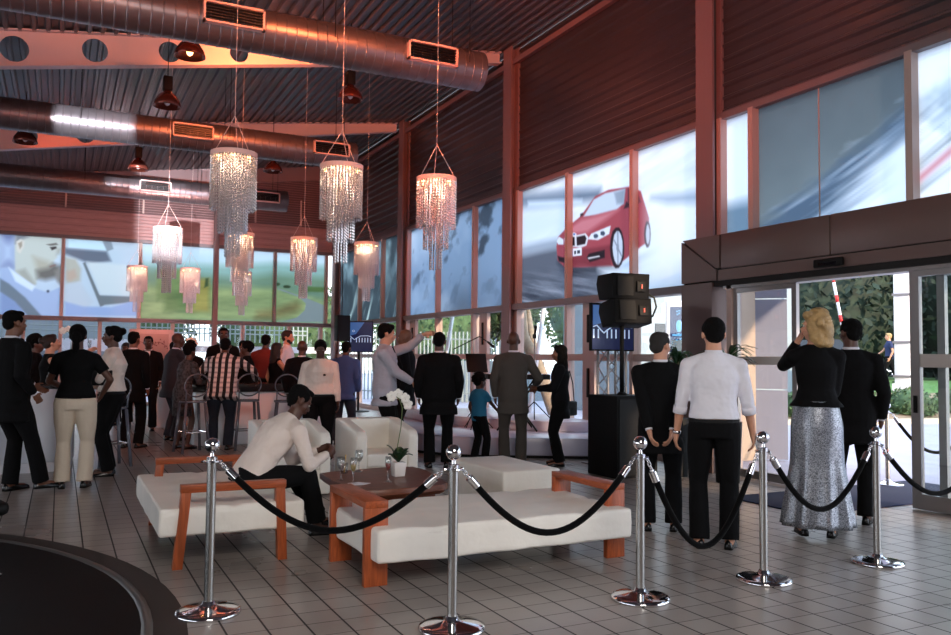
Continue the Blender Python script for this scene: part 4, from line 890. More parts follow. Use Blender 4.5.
# pink framed picture board outside the far windows
t = empty('display_board', (2.08, 22.6, 0), 0, 'pink framed display board with branch drawing near far windows', 'board')
MB().box((-.52, 0, .9), (.52, .06, 2.1)).build('board_frame', mat('pink_frame', (150, 122, 116), .5), t, bevel=.01)
MB().box((-.42, -.012, 1.0), (.42, 0, 1.98)).build('board_panel', mat('pink_panel', (136, 104, 98), .5), t)
br = MB(); rr = random.Random(4)
pts = [V((-.36+.09*k, -.02, 1.72+.06*math.sin(k*1.3))) for k in range(9)]; br.tube(pts, .008, 5)
for p in pts[1:]:
    for q in range(3): br.ell(p+V((rr.uniform(-.05, .05), 0, rr.uniform(-.06, .08))), (.018, .004, .018), 6, 4)
br.build('branch_motif', mat('motif_brown', (96, 50, 48), .6), t)
for s_ in (-.4, .4): MB().box((s_-.03, 0, 0), (s_+.03, .05, .9)).build('leg', MATS['pink_frame'], t)

# ================================================================ AUDIO, SCREENS, STAGE GEAR
t = empty('subwoofer', (6.05, 8.2, 0), 0, 'large black subwoofer cabinet on the floor by the stage', 'speaker')
MB().box((0, 0, .0), (.62, .62, 1.0)).build('cabinet', M['blackwood'], t, bevel=.01)
MB().box((.03, -.012, .04), (.59, .0, .96)).build('speaker_grille', M['black'], t)
t = empty('speaker_pole', (6.36, 8.52, 1.0), 0, 'black pole rising from the subwoofer to the top speakers', 'pole')
MB().tube([(0, 0, .0), (0, 0, .9)], .028, 12).build('pole_tube', M['black'], t, smooth=True); MB().lathe([(.001, 0), (.07, 0), (.06, .02), (.03, .04), (.001, .04)]).build('pole_foot', M['black'], t, auto=True)
def speaker_top(loc, rz, tilt, label):
    t = empty('loudspeaker', loc, rz, label, 'speaker', 'pair of black top speakers')
    m_ = MB(); m_.extr([(-.2, -.16), (-.22, .16), (.2, .16), (.24, .05), (.16, -.16)], 'X', -.26, .26)
    b = m_.build('cabinet', M['blackwood'], t, bevel=.012); b.rotation_euler = (tilt, 0, 0)
    g = MB().box((-.20, -.235, -.12), (.02, -.215, .12)).build('speaker_grille', M['black'], t); g.rotation_euler = (tilt, 0, 0)
    h = MB(); h.box((.07, -.238, -.07), (.2, -.22, .07)); h_ = h.build('handle_recess', M['black'], t, bevel=.01); h_.rotation_euler = (tilt, 0, 0)
    r_ = MB().box((.125, -.25, -.03), (.142, -.236, .025)).build('connector_light', mat('red_connector', (190, 50, 30), .4, emit=.15), t); r_.rotation_euler = (tilt, 0, 0)
    return t
speaker_top((6.36, 8.5, 2.36), -.15, .0, 'black loudspeaker, upper one of the stacked pair on the pole')
speaker_top((6.40, 8.5, 2.03), -.15, -.14, 'black loudspeaker tilted, lower one of the stacked pair on the pole')
c_ = MB(); c_.tube([(6.66, 8.42, 2.30), (6.76, 8.38, 2.24), (6.78, 8.36, 2.12), (6.72, 8.36, 2.0), (6.64, 8.38, 1.97)], .012, 8)
tag(c_.build('cable_loop', mat('cable_black', (40, 40, 20), .5), smooth=True), 'dark cable loop bulging from the right of the top speakers', 'cable')
# truss tower with screen
t = empty('truss_tower', (6.86, 9.42, 0), 0, 'slim aluminium lattice truss behind the subwoofer', 'truss')
cs = [(-.15, -.12), (.15, -.12), (.15, .12), (-.15, .12)]
for x, y in cs: MB().tube([(x, y, 0), (x, y, 2.2)], .02, 10).build('chord', M['alu'], t, smooth=True)
m_ = MB()
for i in range(4):
    x0, y0 = cs[i]; x1, y1 = cs[(i+1) % 4]
    for k in range(8):
        z0 = .05+k*.26; a, b = ((x0, y0), (x1, y1)) if k % 2 else ((x1, y1), (x0, y0)); m_.tube([(a[0], a[1], z0), (b[0], b[1], z0+.26)], .009, 6)
m_.build('diagonal_brace', M['alu'], t, smooth=True)
MB().box((-.3, -.3, 0), (.3, .3, .015)).build('base_plate', M['alu'], t)
def screen_material():
    return dict(sky=mat('screen_sky', (70, 110, 170), .3, emit=.35), navy=mat('screen_navy', (14, 24, 66), .3, emit=.35), lite=mat('screen_light', (190, 210, 240), .3, emit=.4))
SM = screen_material()
def make_tv(loc, rz, label, w=.84, h=.6):
    t = empty('television', loc, rz, label, 'television')
    MB().box((-w/2, 0, -h/2), (w/2, .05, h/2)).build('housing', M['black'], t, bevel=.008)
    s_ = MB().box((-w/2+.02, -.004, -h/2+.02), (w/2-.02, .0, h/2-.02)).build('screen', SM['navy'], t)
    # picture: blue car bonnet with badge and twin grille
    sky = MB().extr([(-w/2+.03, .02), (-w/2+.03, h/2-.03), (.1, h/2-.03), (-.12, .07)], 'Y', -.008, -.004).build('picture_highlight', SM['sky'], s_)
    k = MB()
    k.tube([(-w/2+.03, -.008, .0), (-.28, -.008, .02), (-.2, -.008, -.05), (-.16, -.008, -.08), (-.12, -.008, -.05), (0, -.008, .02), (.2, -.008, .025), (w/2-.05, -.008, .0)], .009, 6)
    for i in range(9):
        if i == 2: continue
        k.box((-.34+i*.075, -.010, -.15), (-.32+i*.075, -.006, -.03))
    k.ell((-.19, -.008, .15), (.035, .004, .028), 16, 5); k.build('picture_grille', SM['lite'], s_)
    MB().ell((-.19, -.012, .15), (.018, .003, .015), 12, 5).build('picture_badge', SM['navy'], s_)
    return t
make_tv((6.66, 9.12, 1.88), .05, 'television showing the front of a blue car, behind the speakers', .74, .64)
# small wall speaker and screen in the far corner
t = empty('wall_speaker', (6.5, 20.6, 2.18), 0, 'black box speaker hanging by the far corner', 'speaker')
MB().box((-.17, -.16, -.33), (.17, .16, .33)).build('cabinet', M['black'], t, bevel=.02); MB().box((-.15, -.17, -.3), (.15, -.155, .3)).build('speaker_grille', M['darkmetal'], t)
MB().tube([(0, .05, .33), (0, .05, 5.2)], .012, 6).build('suspension_rod', M['darkmetal'], t)
make_tv((7.1, 20.9, 1.98), -.5, 'television with blue picture beside the hanging corner speaker', .66, .82)
t = empty('screen_stand', (7.1, 21.0, 0), 0, 'dark stand carrying the corner television', 'stand')
MB().tube([(0, 0, 0), (0, 0, 1.6)], .03, 10).build('pole_tube', M['black'], t); MB().lathe([(.001, 0), (.3, 0), (.3, .02), (.001, .03)]).build('base', M['black'], t)
# music stands, microphone stands, keyboard
def music_stand(loc, rz, label):
    t = empty('music_stand', loc, rz, label, 'music stand')
    p = MB().extr([(-.02, .92), (.16, 1.22), (.17, 1.215), (-.01, .915)], 'X', -.17, .17).build('desk', M['black'], t, bevel=.002)
    MB().tube([(0, .06, .3), (0, .06, 1.05)], .012, 8).build('pole_tube', M['black'], t)
    for k in range(3):
        a = 2*PI*k/3; MB().tube([(0, .06, .32), (.28*math.cos(a), .06+.28*math.sin(a), 0.01)], .008, 6).build('leg', M['black'], t)
    return t
def mic_stand(loc, rz, label, boom=True, h=1.35):
    t = empty('microphone_stand', loc, rz, label, 'microphone stand')
    MB().tube([(0, 0, .25), (0, 0, h)], .012, 8).build('pole_tube', M['alu'], t)
    for k in range(3):
        a = 2*PI*k/3; MB().tube([(0, 0, .28), (.3*math.cos(a), .3*math.sin(a), .01)], .009, 6).build('leg', M['black'], t)
    if boom:
        MB().tube([(-.34, 0, h-.16), (.1, 0, h+.06), (.22, 0, h-.02)], .010, 6).build('boom', M['black'], t); MB().limb([(.24, 0, h-.03), (.34, 0, h-.11)], [.016, .026]).build('microphone', M['black'], t, smooth=True)
    else:
        MB().limb([(0, 0, h), (.01, -.02, h+.16)], [.014, .028]).build('microphone', M['black'], t, smooth=True)
        MB().box((-.02, -.03, h-.03), (.02, .03, h+.04)).build('clip', M['black'], t)
    return t
music_stand((6.05, 11.95, .30), -.25, 'black music stand tilted right of the black suited man')
mic_stand((6.2, 12.4, .30), -.3, 'boom microphone stand left of the upright one on the stage', True, 1.45)
mic_stand((7.0, 11.75, .46), 0, 'upright microphone stand before the light window post', False, 1.35)
t = empty('keyboard', (6.45, 11.35, .30), -.3, 'keyboard on a crossed stand behind the child', 'keyboard')
MB().box((-.5, -.15, .82), (.5, .15, .90)).build('keyboard_body', M['black'], t, bevel=.01); MB().box((-.46, -.13, .90), (.46, .0, .91)).build('keys', M['white'], t)
for s_ in (-1, 1):
    for q in (-.1, .1): MB().tube([(-.3*s_, q, .82), (.3*s_, q, .01)], .014, 8).build('leg', M['black'], t)
# potted plant beside the portal pier
def strap_plant(loc, label, n=26, h=.75, seed=1, potr=.17, poth=.45):
    t = empty('potted_palm', loc, 0, label, 'plant'); rr = random.Random(seed)
    MB().lathe([(.001, 0), (potr*.8, 0), (potr, poth), (potr*.9, poth), (.001, poth-.04)], n=24).build('plant_pot', M['black'], t, auto=True)
    MB().tube([(0, 0, poth-.03), (.02, 0, poth+.72)], .022, 8).build('trunk', M['bark'], t); lf = MB()
    for k in range(n):
        a = rr.uniform(0, 2*PI); L = rr.uniform(.22, .36); z = poth+rr.uniform(.5, .75); leafblade(lf, (.02, 0, z), (L*math.cos(a), L*math.sin(a), z+rr.uniform(.0, .25)), .026, .09, 7)
    lf.build('leaves', M['leaf'], t, smooth=True); return t
strap_plant((7.15, 7.5, 0), 'leafy potted palm standing before the dark portal pier', 40, seed=4, poth=.72)
strap_plant((6.95, 8.18, 0), 'leafy potted palm half hidden by the white shirted man', 34, seed=9, poth=.72)
# black cantilever chair at the lower left edge
t = empty('lounge_chair', (-.62, 6.15, .0), .3, 'black lounge chair with chrome base cut by the left picture edge', 'chair')
MB().extr([(-.35, .38), (.3, .44), (.3, .52), (-.30, .46), (-.42, .95), (-.5, .93)], 'Y', -.3, .3).build('seat_shell', M['black'], t, bevel=.03)
MB().tube([(0, 0, .06), (0, 0, .4)], .03, 12).build('column', M['chrome'], t, smooth=True)
for k in range(5):
    a = 2*PI*k/5-.2; MB().tube([(0, 0, .08), (.2*math.cos(a), .2*math.sin(a), .05), (.33*math.cos(a), .33*math.sin(a), .02)], [.022, .018, .014], 8).build('leg', M['chrome'], t, smooth=True)

# profile spotlights with rectangular shutters, left of the frame
for (PSL, PSD, ax_, ay_, e_), (la_, lb_) in zip(PSPOT, (('black profile spotlight on a tall tripod, left of the seating', 'tall black tripod carrying a profile spotlight'), ('black profile spotlight on a short tripod beside the viewer', 'short black tripod carrying a profile spotlight'))):
    t = empty('profile_spotlight', PSL, 0, la_, 'spotlight')
    q = PSD.to_track_quat('-Z', 'Y'); t.rotation_mode = 'QUATERNION'; t.rotation_quaternion = q
    D_ = .6; hx = D_*math.tan(math.radians(ax_)); hy = D_*math.tan(math.radians(ay_)); m_ = MB()
    m_.box((-.12, hy, -D_-.004), (.12, .12, -D_)); m_.box((-.12, -.12, -D_-.004), (.12, -hy, -D_)); m_.box((-.12, -hy, -D_-.004), (-hx, hy, -D_)); m_.box((hx, -hy, -D_-.004), (.12, hy, -D_))
    for a, b in (((-.13, -.13), (-.12, .13)), ((.12, -.13), (.13, .13)), ((-.13, .12), (.13, .13)), ((-.13, -.13), (.13, -.12))): m_.box((a[0], a[1], -D_-.004), (b[0], b[1], .1))
    m_.box((-.13, -.13, .1), (.13, .13, .11)); m_.build('shutter_housing', M['black'], t)
    t = empty('light_stand', (PSL.x, PSL.y, 0), 0, lb_, 'stand')
    MB().tube([(0, 0, .3), (0, 0, PSL.z-.16)], .02, 8).build('pole_tube', M['black'], t)
    for k in range(3): MB().tube([(0, 0, .6), (.45*math.cos(k*2.09+2), .45*math.sin(k*2.09+2), .01)], .014, 6).build('leg', M['black'], t)

# ================================================================ OUTSIDE
struct('floor_outside', MB().box((7.86, -30, -.12), (90, 70, -.001)), M['paving'])
struct('floor_outside_far', MB().box((-30, 25.46, -.12), (7.86, 70, -.001)), M['paving'])
# bank rising to lawn with kerb
def ground_patch(name, pts, m, kind='structure', z=0):
    o = MB().add([(x, y, zz) for x, y, zz in pts], [tuple(range(len(pts)))]).build(name, m, fix=False); o['kind'] = kind; return o
kb = MB()
A, B = V((12.6, 9.2, 0)), V((24, -2, 0))
K = [V((14.2, 13.9, 0)), V((15.2, 13.45, 0)), V((17.2, 12.9, 0)), V((19.2, 12.6, 0)), V((21.8, 12.3, 0)), V((27, 11.5, 0))]
for a, b in zip(K[:-1], K[1:]):
    d = (b-a).normalized(); n_ = V((-d.y, d.x, 0))
    if n_.x < 0: n_ = -n_
    kb.loft([[a+V((0, 0, 0)), a+n_*.18, a+n_*.18+V((0, 0, .13)), a+V((0, 0, .12))], [b+V((0, 0, 0)), b+n_*.18, b+n_*.18+V((0, 0, .13)), b+V((0, 0, .12))]])
struct('kerb', kb, M['kerb'])
gb = MB(); P = []
far_ = [V((29, 28, 0)), V((31, 26, 0)), V((35, 24, 0)), V((39, 22, 0)), V((45, 20, 0)), V((56, 17, 0))]
rows = 8
for j in range(rows+1):
    u = j/rows
    for a, b in zip(K, far_):
        p = a.lerp(b, u); P.append((p.x+.1, p.y+.15, .12+.66*min(1, u/.42)))
nn = len(K); gb.add(P, [(j*nn+i, j*nn+i+1, (j+1)*nn+i+1, (j+1)*nn+i) for j in range(rows) for i in range(nn-1)])
struct('lawn_bank', gb, M['grass'], smooth=True)
sb = MB(); sb.add([(a.x+.1, a.y+.1, .135) for a in K]+[(a.x*.74+b.x*.26+.1, a.y*.74+b.y*.26+.1, .12+.66*.26/.42+.03) for a, b in zip(K, far_)], [(i, i+1, 7+i, 6+i) for i in range(5)]); struct('soil_bank', sb, M['dirt'], fix=False)
def zbank(x, y): return .55
def leaf_cloud(c, r, n, size, rr, m_):
    for k in range(n):
        a = rr.uniform(0, 2*PI); b = math.acos(rr.uniform(-1, 1)); q = rr.uniform(.72, 1.05)
        p = V((c[0]+r[0]*q*math.sin(b)*math.cos(a), c[1]+r[1]*q*math.sin(b)*math.sin(a), c[2]+r[2]*q*math.cos(b)))
        d = V((rr.uniform(-1, 1), rr.uniform(-1, 1), rr.uniform(-1, 1))).normalized(); e = d.cross(V((rr.uniform(-1, 1), rr.uniform(-1, 1), rr.uniform(-1, 1)))).normalized(); s = size*rr.uniform(.6, 1.3)
        m_.add([p-d*s, p-e*s*.5, p+d*s, p+e*s*.5], [(0, 1, 2, 3)])
def shrub(name, c, r, n, size, m, label, cat, seed, trunk=None, group=None):
    rr = random.Random(seed); t = empty(name, (c[0], c[1], 0), 0, label, cat, group); m_ = MB()
    core = MB(); core.ell((0, 0, c[2]), (r[0]*.86, r[1]*.86, r[2]*.86), 20, 12)
    me = core.mesh('foliage_core', True);
    for v in me.vertices: v.co += v.co.normalized()*mnoise.noise(V(v.co)*1.5)*.25*min(r)
    leaf_cloud((0, 0, c[2]), r, n, size, rr, m_); o = m_.build('foliage', m, t, fix=False); link('foliage_core', me, m, t)
    if trunk: MB().tube([(0, 0, 0), (.05, 0, c[2])], trunk, 8).build('trunk', M['bark'], t, smooth=True)
    return t
# low kerbside hedge, background tree line
HB = ['low clipped bush behind the outdoor stanchion, leftmost by the kerb', 'low clipped bush along the kerb, just behind the open door edge', 'low clipped bush along the kerb, seen through the door glass', 'low clipped bush along the kerb at the right picture edge', 'low clipped bush along the kerb beyond the picture edge']
for k, (x, y) in enumerate([(15.6, 13.9), (17.1, 13.6), (18.7, 13.35), (20.3, 13.15), (22.0, 12.95)]):
    shrub('hedge_bush', (x, y, .40), (.66, .6, .42), 900, .06, M['hedge'], HB[k], 'bush', 40+k, None, 'low bushes along the kerb')
for k, (x, y, z, r, sz) in enumerate([(27.5, 23.5, 4.2, (3.4, 3.2, 4.4), .2), (32, 19.4, 4.4, (3.5, 3.2, 4.6), .2), (36.4, 14.2, 4.6, (3.6, 3.4, 4.8), .22), (41, 8.6, 4.8, (4, 3.6, 5), .22), (37, 24.5, 5.0, (4.4, 4, 5.4), .24)]):
    shrub('dark_tree', (x, y, z), r, 5200, sz, M['darkleaf'], ['dense dark tree above the woman by the door', 'dense dark tree behind the walking boy', 'dense dark tree right of the white gate post', 'dense dark tree at the far right edge', 'dense dark tree farthest back, between the two trees over the lawn'][k], 'tree', 60+k, .25, 'dark trees beyond the lawn')
for k, (x, y, z, r) in enumerate([(14.6, 33, 2.6, (3.0, 2, 2.2)), (8.2, 34, 2.7, (2.8, 2, 2.3)), (21, 30, 3.6, (2.6, 2, 2.4)), (2.4, 36, 2.6, (2.6, 2, 2.0)), (-3.4, 36, 2.4, (2.8, 2, 1.8)), (8.9, 16.2, 2.65, (.75, .8, .75))]):
    shrub('garden_tree', (x, y, z), r, 3000, .13, M['hedge'], ['green garden tree behind the fence, seen past the music stand', 'green garden tree behind the fence, left of the music stand', 'green garden tree beyond the road', 'green garden tree behind the far windows, right', 'green garden tree behind the far windows, left', 'bright green tree crown above the leaning trunk'][k], 'tree', 80+k, .15, 'green trees beyond the fence')
# palisade fence outside the glass wall
def palisade(name, p0, p1, h, label, n, z0=.0):
    t = empty(name, (0, 0, 0), 0, label, 'fence'); p0 = V(p0); p1 = V(p1); m_ = MB()
    for i in range(n+1):
        p = p0.lerp(p1, i/n); m_.box((p.x-.02, p.y-.02, z0), (p.x+.02, p.y+.02, h))
    m_.build('pales', M['fence'], t); r_ = MB()
    for z in (z0+.3, h-.25): r_.tube([(p0.x, p0.y, z), (p1.x, p1.y, z)], .025, 6)
    r_.build('rail', M['fence'], t)
palisade('palisade_fence', (9.0, 27.5, 0), (13.2, 22.5, 0), 2.3, 'pale palisade fence outside behind the music stands', 46)
palisade('palisade_fence', (-4, 29, 0), (8, 29.5, 0), 2.6, 'pale balcony railing outside the far windows', 70, 1.9)
sbox('facade_band', (-6, 29.6, 1.55), (3.0, 29.9, 1.95), M['white'], kind='structure')
sbox('facade', (-6, 30.0, 0), (2.4, 30.2, 2.6), M['facade'], kind='structure')
mb = MB()
for k in range(12): mb.box((-5.6+k*.7, 29.96, .6), (-5.2+k*.7, 30.02, 1.4))
struct('facade_window', mb, mat('facade_glass', (70, 110, 150), .15))
sbox('carport', (3.2, 27.6, 1.55), (8.4, 28.2, 1.75), M['white'], kind='structure')
mb = MB(); mb.box((9.6, 24.5, 0), (15, 24.8, 1.35)); struct('garden_wall', mb, M['facade'])
# leaning tree trunk, leaning pole, parked building, sign board
t = empty('leaning_tree', (9.05, 14.6, 0), 0, 'thick pale tree trunk leaning left outside the windows', 'tree')
MB().tube([(.3, 0, 0), (.0, 0, .7), (-.32, .0, 1.4), (-.6, .05, 1.9), (-.66, .2, 3.4)], [.17, .15, .13, .12, .1], 14).build('trunk', M['bark'], t, smooth=True)
MB().tube([(-.32, 0, 1.4), (-.1, .6, 2.1), (.1, 1.2, 3.0)], [.09, .07, .05], 10).build('branch', M['bark'], t, smooth=True)
tag(MB().tube([(8.2, 14.05, 0), (8.62, 14.0, 2.9)], .045, 10).build('flag_pole', M['white'], smooth=True), 'white slanting pole outside, left of the black clad woman', 'pole')
tag(MB().tube([(8.0, 17.95, 0), (8.5, 18.0, 2.9)], .045, 10).build('flag_pole', M['white'], smooth=True), 'white slanting pole outside, left of the music stand', 'pole')
t = empty('sign_board', (10.9, 12.75, 0), -.55, 'white framed outdoor sign with blue picture left of the portal', 'sign')
MB().box((-.25, 0, 1.15), (.25, .10, 2.62)).build('sign_frame', M['white'], t, bevel=.03)
MB().box((-.17, -.01, 1.55), (.17, 0, 2.5)).build('sign_face', mat('sign_navy', (24, 44, 88), .3), t)
k = MB(); rr = random.Random(2)
for i in range(26):
    x, z = rr.uniform(-.14, .14), rr.uniform(1.75, 2.42); k.box((x-.015, -.014, z-.012), (x+.02, -.008, z+.012))
k.ell((0, -.012, 2.12), (.06, .006, .12), 10, 6); k.box((-.13, -.014, 1.92), (.13, -.008, 1.955)); k.build('sign_artwork', mat('sign_cyan', (90, 165, 215), .3), t)
MB().box((-.15, -.014, 1.6), (.15, -.009, 1.84)).build('sign_lower_panel', mat('sign_grey', (90, 104, 112), .4), t)
MB().box((-.2, .02, 0), (.2, .08, 1.15)).build('post', M['white'], t)
sbox('building_outside', (13.2, 17.2, 0), (19, 20.5, 3.6), M['facade'], kind='structure')
mb = MB(); mb.box((13.9, 17.15, .9), (15.2, 17.2, 2.4)); mb.box((16, 17.15, .9), (17.6, 17.2, 2.4)); struct('building_window', mb, M['darkmetal'])
# white gate post, boom barrier, car outside the entrance
t = empty('gate_post', (22.2, 16.1, .7), .45, 'tall white square gate post outside behind the door', 'post')
MB().box((-.2, -.2, 0), (.2, .2, 4.0)).build('shaft', M['white'], t, bevel=.01)
for z in (.3, 1.3, 2.7): MB().box((-.24, -.24, z), (.24, .24, z+.07)).build('band', M['alu'], t)
MB().box((-.26, -.26, -.1), (.26, .26, .12)).build('base', M['white'], t)
t = empty('boom_barrier', (19.0, 15.45, .45), 0, 'raised red and white boom barrier arm outside', 'barrier')
MB().box((-.2, -.2, 0), (.2, .2, 1.0)).build('housing', M['alu'], t, bevel=.02)
a_, b_ = V((.0, -.1, .85)), V((-.38, .28, 4.1))
MB().tube([a_, b_], .04, 10).build('barrier_arm', M['white'], t, smooth=True)
for k in range(6):
    p, q = a_.lerp(b_, (k+.25)/6), a_.lerp(b_, (k+.6)/6); MB().tube([p, q], .0415, 10).build('red_stripe', M['red'], t, smooth=True)
def simple_car(loc, rz, m, label):
    t = empty('parked_car', loc, rz, label, 'car')
    b = MB(); secs = []
    for x, zt_, w_ in ((-2.1, .62, .62), (-2.0, .78, .78), (-1.2, .86, .84), (-.6, .95, .86), (.6, .98, .86), (1.5, .92, .84), (2.05, .82, .78), (2.15, .6, .66)):
        secs.append([(x, -w_, .28), (x, w_, .28), (x, w_, zt_-.12), (x, w_*.85, zt_), (x, -w_*.85, zt_), (x, -w_, zt_-.12)])
    b.loft(secs); b.build('body', m, t, auto=True)
    g = MB(); g.loft([[(x, -w_, z) for x, w_, z in ()] or [(-1.0, -.72, .9), (-1.0, .72, .9), (1.5, .72, .9), (1.5, -.72, .9)], [(-.4, -.6, 1.38), (-.4, .6, 1.38), (1.0, .6, 1.4), (1.0, -.6, 1.4)]]); g.build('cabin_glass', mat('car_glass', (30, 36, 44), .1), t, auto=True)
    for x in (-1.35, 1.35):
        for y in (-.8, .8):
            w_ = MB(); w_.lathe([(.001, -.1), (.32, -.1), (.34, -.06), (.34, .06), (.32, .1), (.001, .1)], n=24); w_.xf(Matrix.Translation((x, y, .34)) @ Matrix.Rotation(PI/2, 4, 'X')); w_.build('wheel', M['black'], t, auto=True)
    return t
simple_car((23.4, 20.6, .8), -.9, mat('silver_car', (170, 176, 182), .25, .5), 'silver parked car behind the blond woman, outside')
# palm clump by the door on the far right
t = empty('garden_palm', (24.5, 14.6, .75), 0, 'bright green palm fronds outside at the right edge', 'palm'); lf = MB(); rr = random.Random(8)
for k in range(40):
    a = rr.uniform(0, 2*PI); L = rr.uniform(.8, 1.5); leafblade(lf, (0, 0, .1), (L*math.cos(a), L*math.sin(a), rr.uniform(.4, 1.3)), .05, .25, 6)
lf.build('fronds', mat('palm_green', (96, 168, 66), .5), t, smooth=True); MB().tube([(0, 0, -.1), (0, 0, .3)], .12, 8).build('trunk', M['bark'], t)
# ================================================================ PEOPLE
SK = dict(dark=mat('skin_dark', (84, 52, 40), .45, noise=.06, nscale=20), brown=mat('skin_brown', (122, 78, 58), .45, noise=.06, nscale=20), fair=mat('skin_fair', (205, 148, 120), .5, noise=.05, nscale=20))
M['eyewhite'] = mat('eye_white', (190, 182, 174), .4); M['iris'] = mat('iris', (24, 16, 12), .15); M['lipd'] = mat('lips_dark', (92, 46, 42), .4); M['lipf'] = mat('lips_fair', (176, 96, 90), .4)
HAIRM = dict(black=mat('hair_black', (8, 7, 7), .85, spec=.15, bump=.6, bscale=160), brown=mat('hair_brown', (40, 25, 19), .6, bump=.5, bscale=120), blond=mat('hair_blond', (172, 140, 92), .5, noise=.3, nscale=14, bump=.5, bscale=80), grey=mat('hair_grey', (38, 34, 32), .8, bump=.5, bscale=150))
CL = dict(black=mat('suit_black', (7, 7, 9), .9, spec=.2, bump=.25, bscale=22), dark=mat('suit_dark', (12, 12, 16), .9, spec=.2, bump=.25, bscale=22), grey=mat('suit_grey', (44, 46, 56), .85, bump=.25, bscale=22), brown=mat('suit_taupe', (66, 60, 55), .85, bump=.25, bscale=22),
          white=mat('shirt_white', (226, 224, 232), .8, bump=.9, bscale=7, bd=.05), ivory=mat('shirt_ivory', (230, 214, 204), .8, bump=.9, bscale=7, bd=.05), pale=mat('shirt_pale_grey', (170, 170, 182), .8, bump=.9, bscale=7, bd=.05), cream=mat('trousers_cream', (212, 196, 176), .8, bump=.3, bscale=16),
          blue=mat('shirt_blue', (58, 84, 140), .8, bump=.4, bscale=16), teal=mat('shirt_teal', (30, 118, 160), .8, bump=.3, bscale=18), red=mat('shirt_red', (112, 34, 30), .8), navy=mat('shirt_navy', (32, 44, 84), .8), jeans=mat('jeans_blue', (30, 38, 52), .85, noise=.15, nscale=8), taupe=mat('shirt_dull', (70, 58, 60), .8), dimblue=mat('shirt_dim_blue', (80, 92, 128), .8))
def check_mat(name, c1, c2, c3):
    m = mat(name, c1, .8); nt = m.node_tree; N = nt.nodes; L = nt.links; b = N['Principled BSDF']
    t = N.new('ShaderNodeTexCoord'); s = N.new('ShaderNodeSeparateXYZ'); L.new(t.outputs['Object'], s.inputs[0])
    def band(sock, per, th):
        a = N.new('ShaderNodeMath'); a.operation = 'DIVIDE'; a.inputs[1].default_value = per; L.new(sock, a.inputs[0])
        f = N.new('ShaderNodeMath'); f.operation = 'FRACT'; L.new(a.outputs[0], f.inputs[0])
        g = N.new('ShaderNodeMath'); g.operation = 'GREATER_THAN'; g.inputs[1].default_value = th; L.new(f.outputs[0], g.inputs[0]); return g.outputs[0]
    v = band(s.outputs['X'], .098, .5); h = band(s.outputs['Z'], .075, .62)
    m1 = N.new('ShaderNodeMix'); m1.data_type = 'RGBA'; L.new(h, m1.inputs[0]); m1.inputs[6].default_value = (*s2l(c1), 1); m1.inputs[7].default_value = (*s2l(c3), 1)
    m2 = N.new('ShaderNodeMix'); m2.data_type = 'RGBA'; L.new(v, m2.inputs[0]); L.new(m1.outputs[2], m2.inputs[6]); m2.inputs[7].default_value = (*s2l(c2), 1)
    L.new(m2.outputs[2], b.inputs['Base Color']); return m
CL['plaid'] = check_mat('shirt_checked', (222, 214, 214), (12, 11, 16), (176, 168, 172))
def sequin():
    m = mat('sequin_cloth', (168, 172, 184), .34, .85); nt = m.node_tree; N = nt.nodes; L = nt.links; b = N['Principled BSDF']
    t = N.new('ShaderNodeTexCoord'); v = N.new('ShaderNodeTexVoronoi'); v.inputs['Scale'].default_value = 230; L.new(t.outputs['Object'], v.inputs['Vector'])
    r = N.new('ShaderNodeValToRGB'); r.color_ramp.elements[0].color = (.03, .035, .045, 1); r.color_ramp.elements[1].color = (.60, .63, .70, 1)
    s = N.new('ShaderNodeSeparateColor'); L.new(v.outputs['Color'], s.inputs[0]); L.new(s.outputs[0], r.inputs[0]); L.new(r.outputs[0], b.inputs['Base Color'])
    nm = N.new('ShaderNodeBump'); nm.inputs['Strength'].default_value = .5; nm.inputs['Distance'].default_value = .006; L.new(s.outputs[1], nm.inputs['Height']); L.new(nm.outputs[0], b.inputs['Normal'])
    return m
CL['sequin'] = sequin()
CL['pattern'] = mat('dress_patterned', (60, 60, 64), .8, noise=.9, nscale=26)

def ik(a, b, l1, l2, pole):
    a = V(a); b = V(b); d = b-a; L = d.length; mx = (l1+l2)*.998
    if L > mx: b = a+d*(mx/L); d = b-a; L = mx
    x = (l1*l1-l2*l2+L*L)/(2*L); h = math.sqrt(max(l1*l1-x*x, 0)); dn = d.normalized()
    p = V(pole); p = (p-dn*p.dot(dn)).normalized(); return a+dn*x+p*h, b

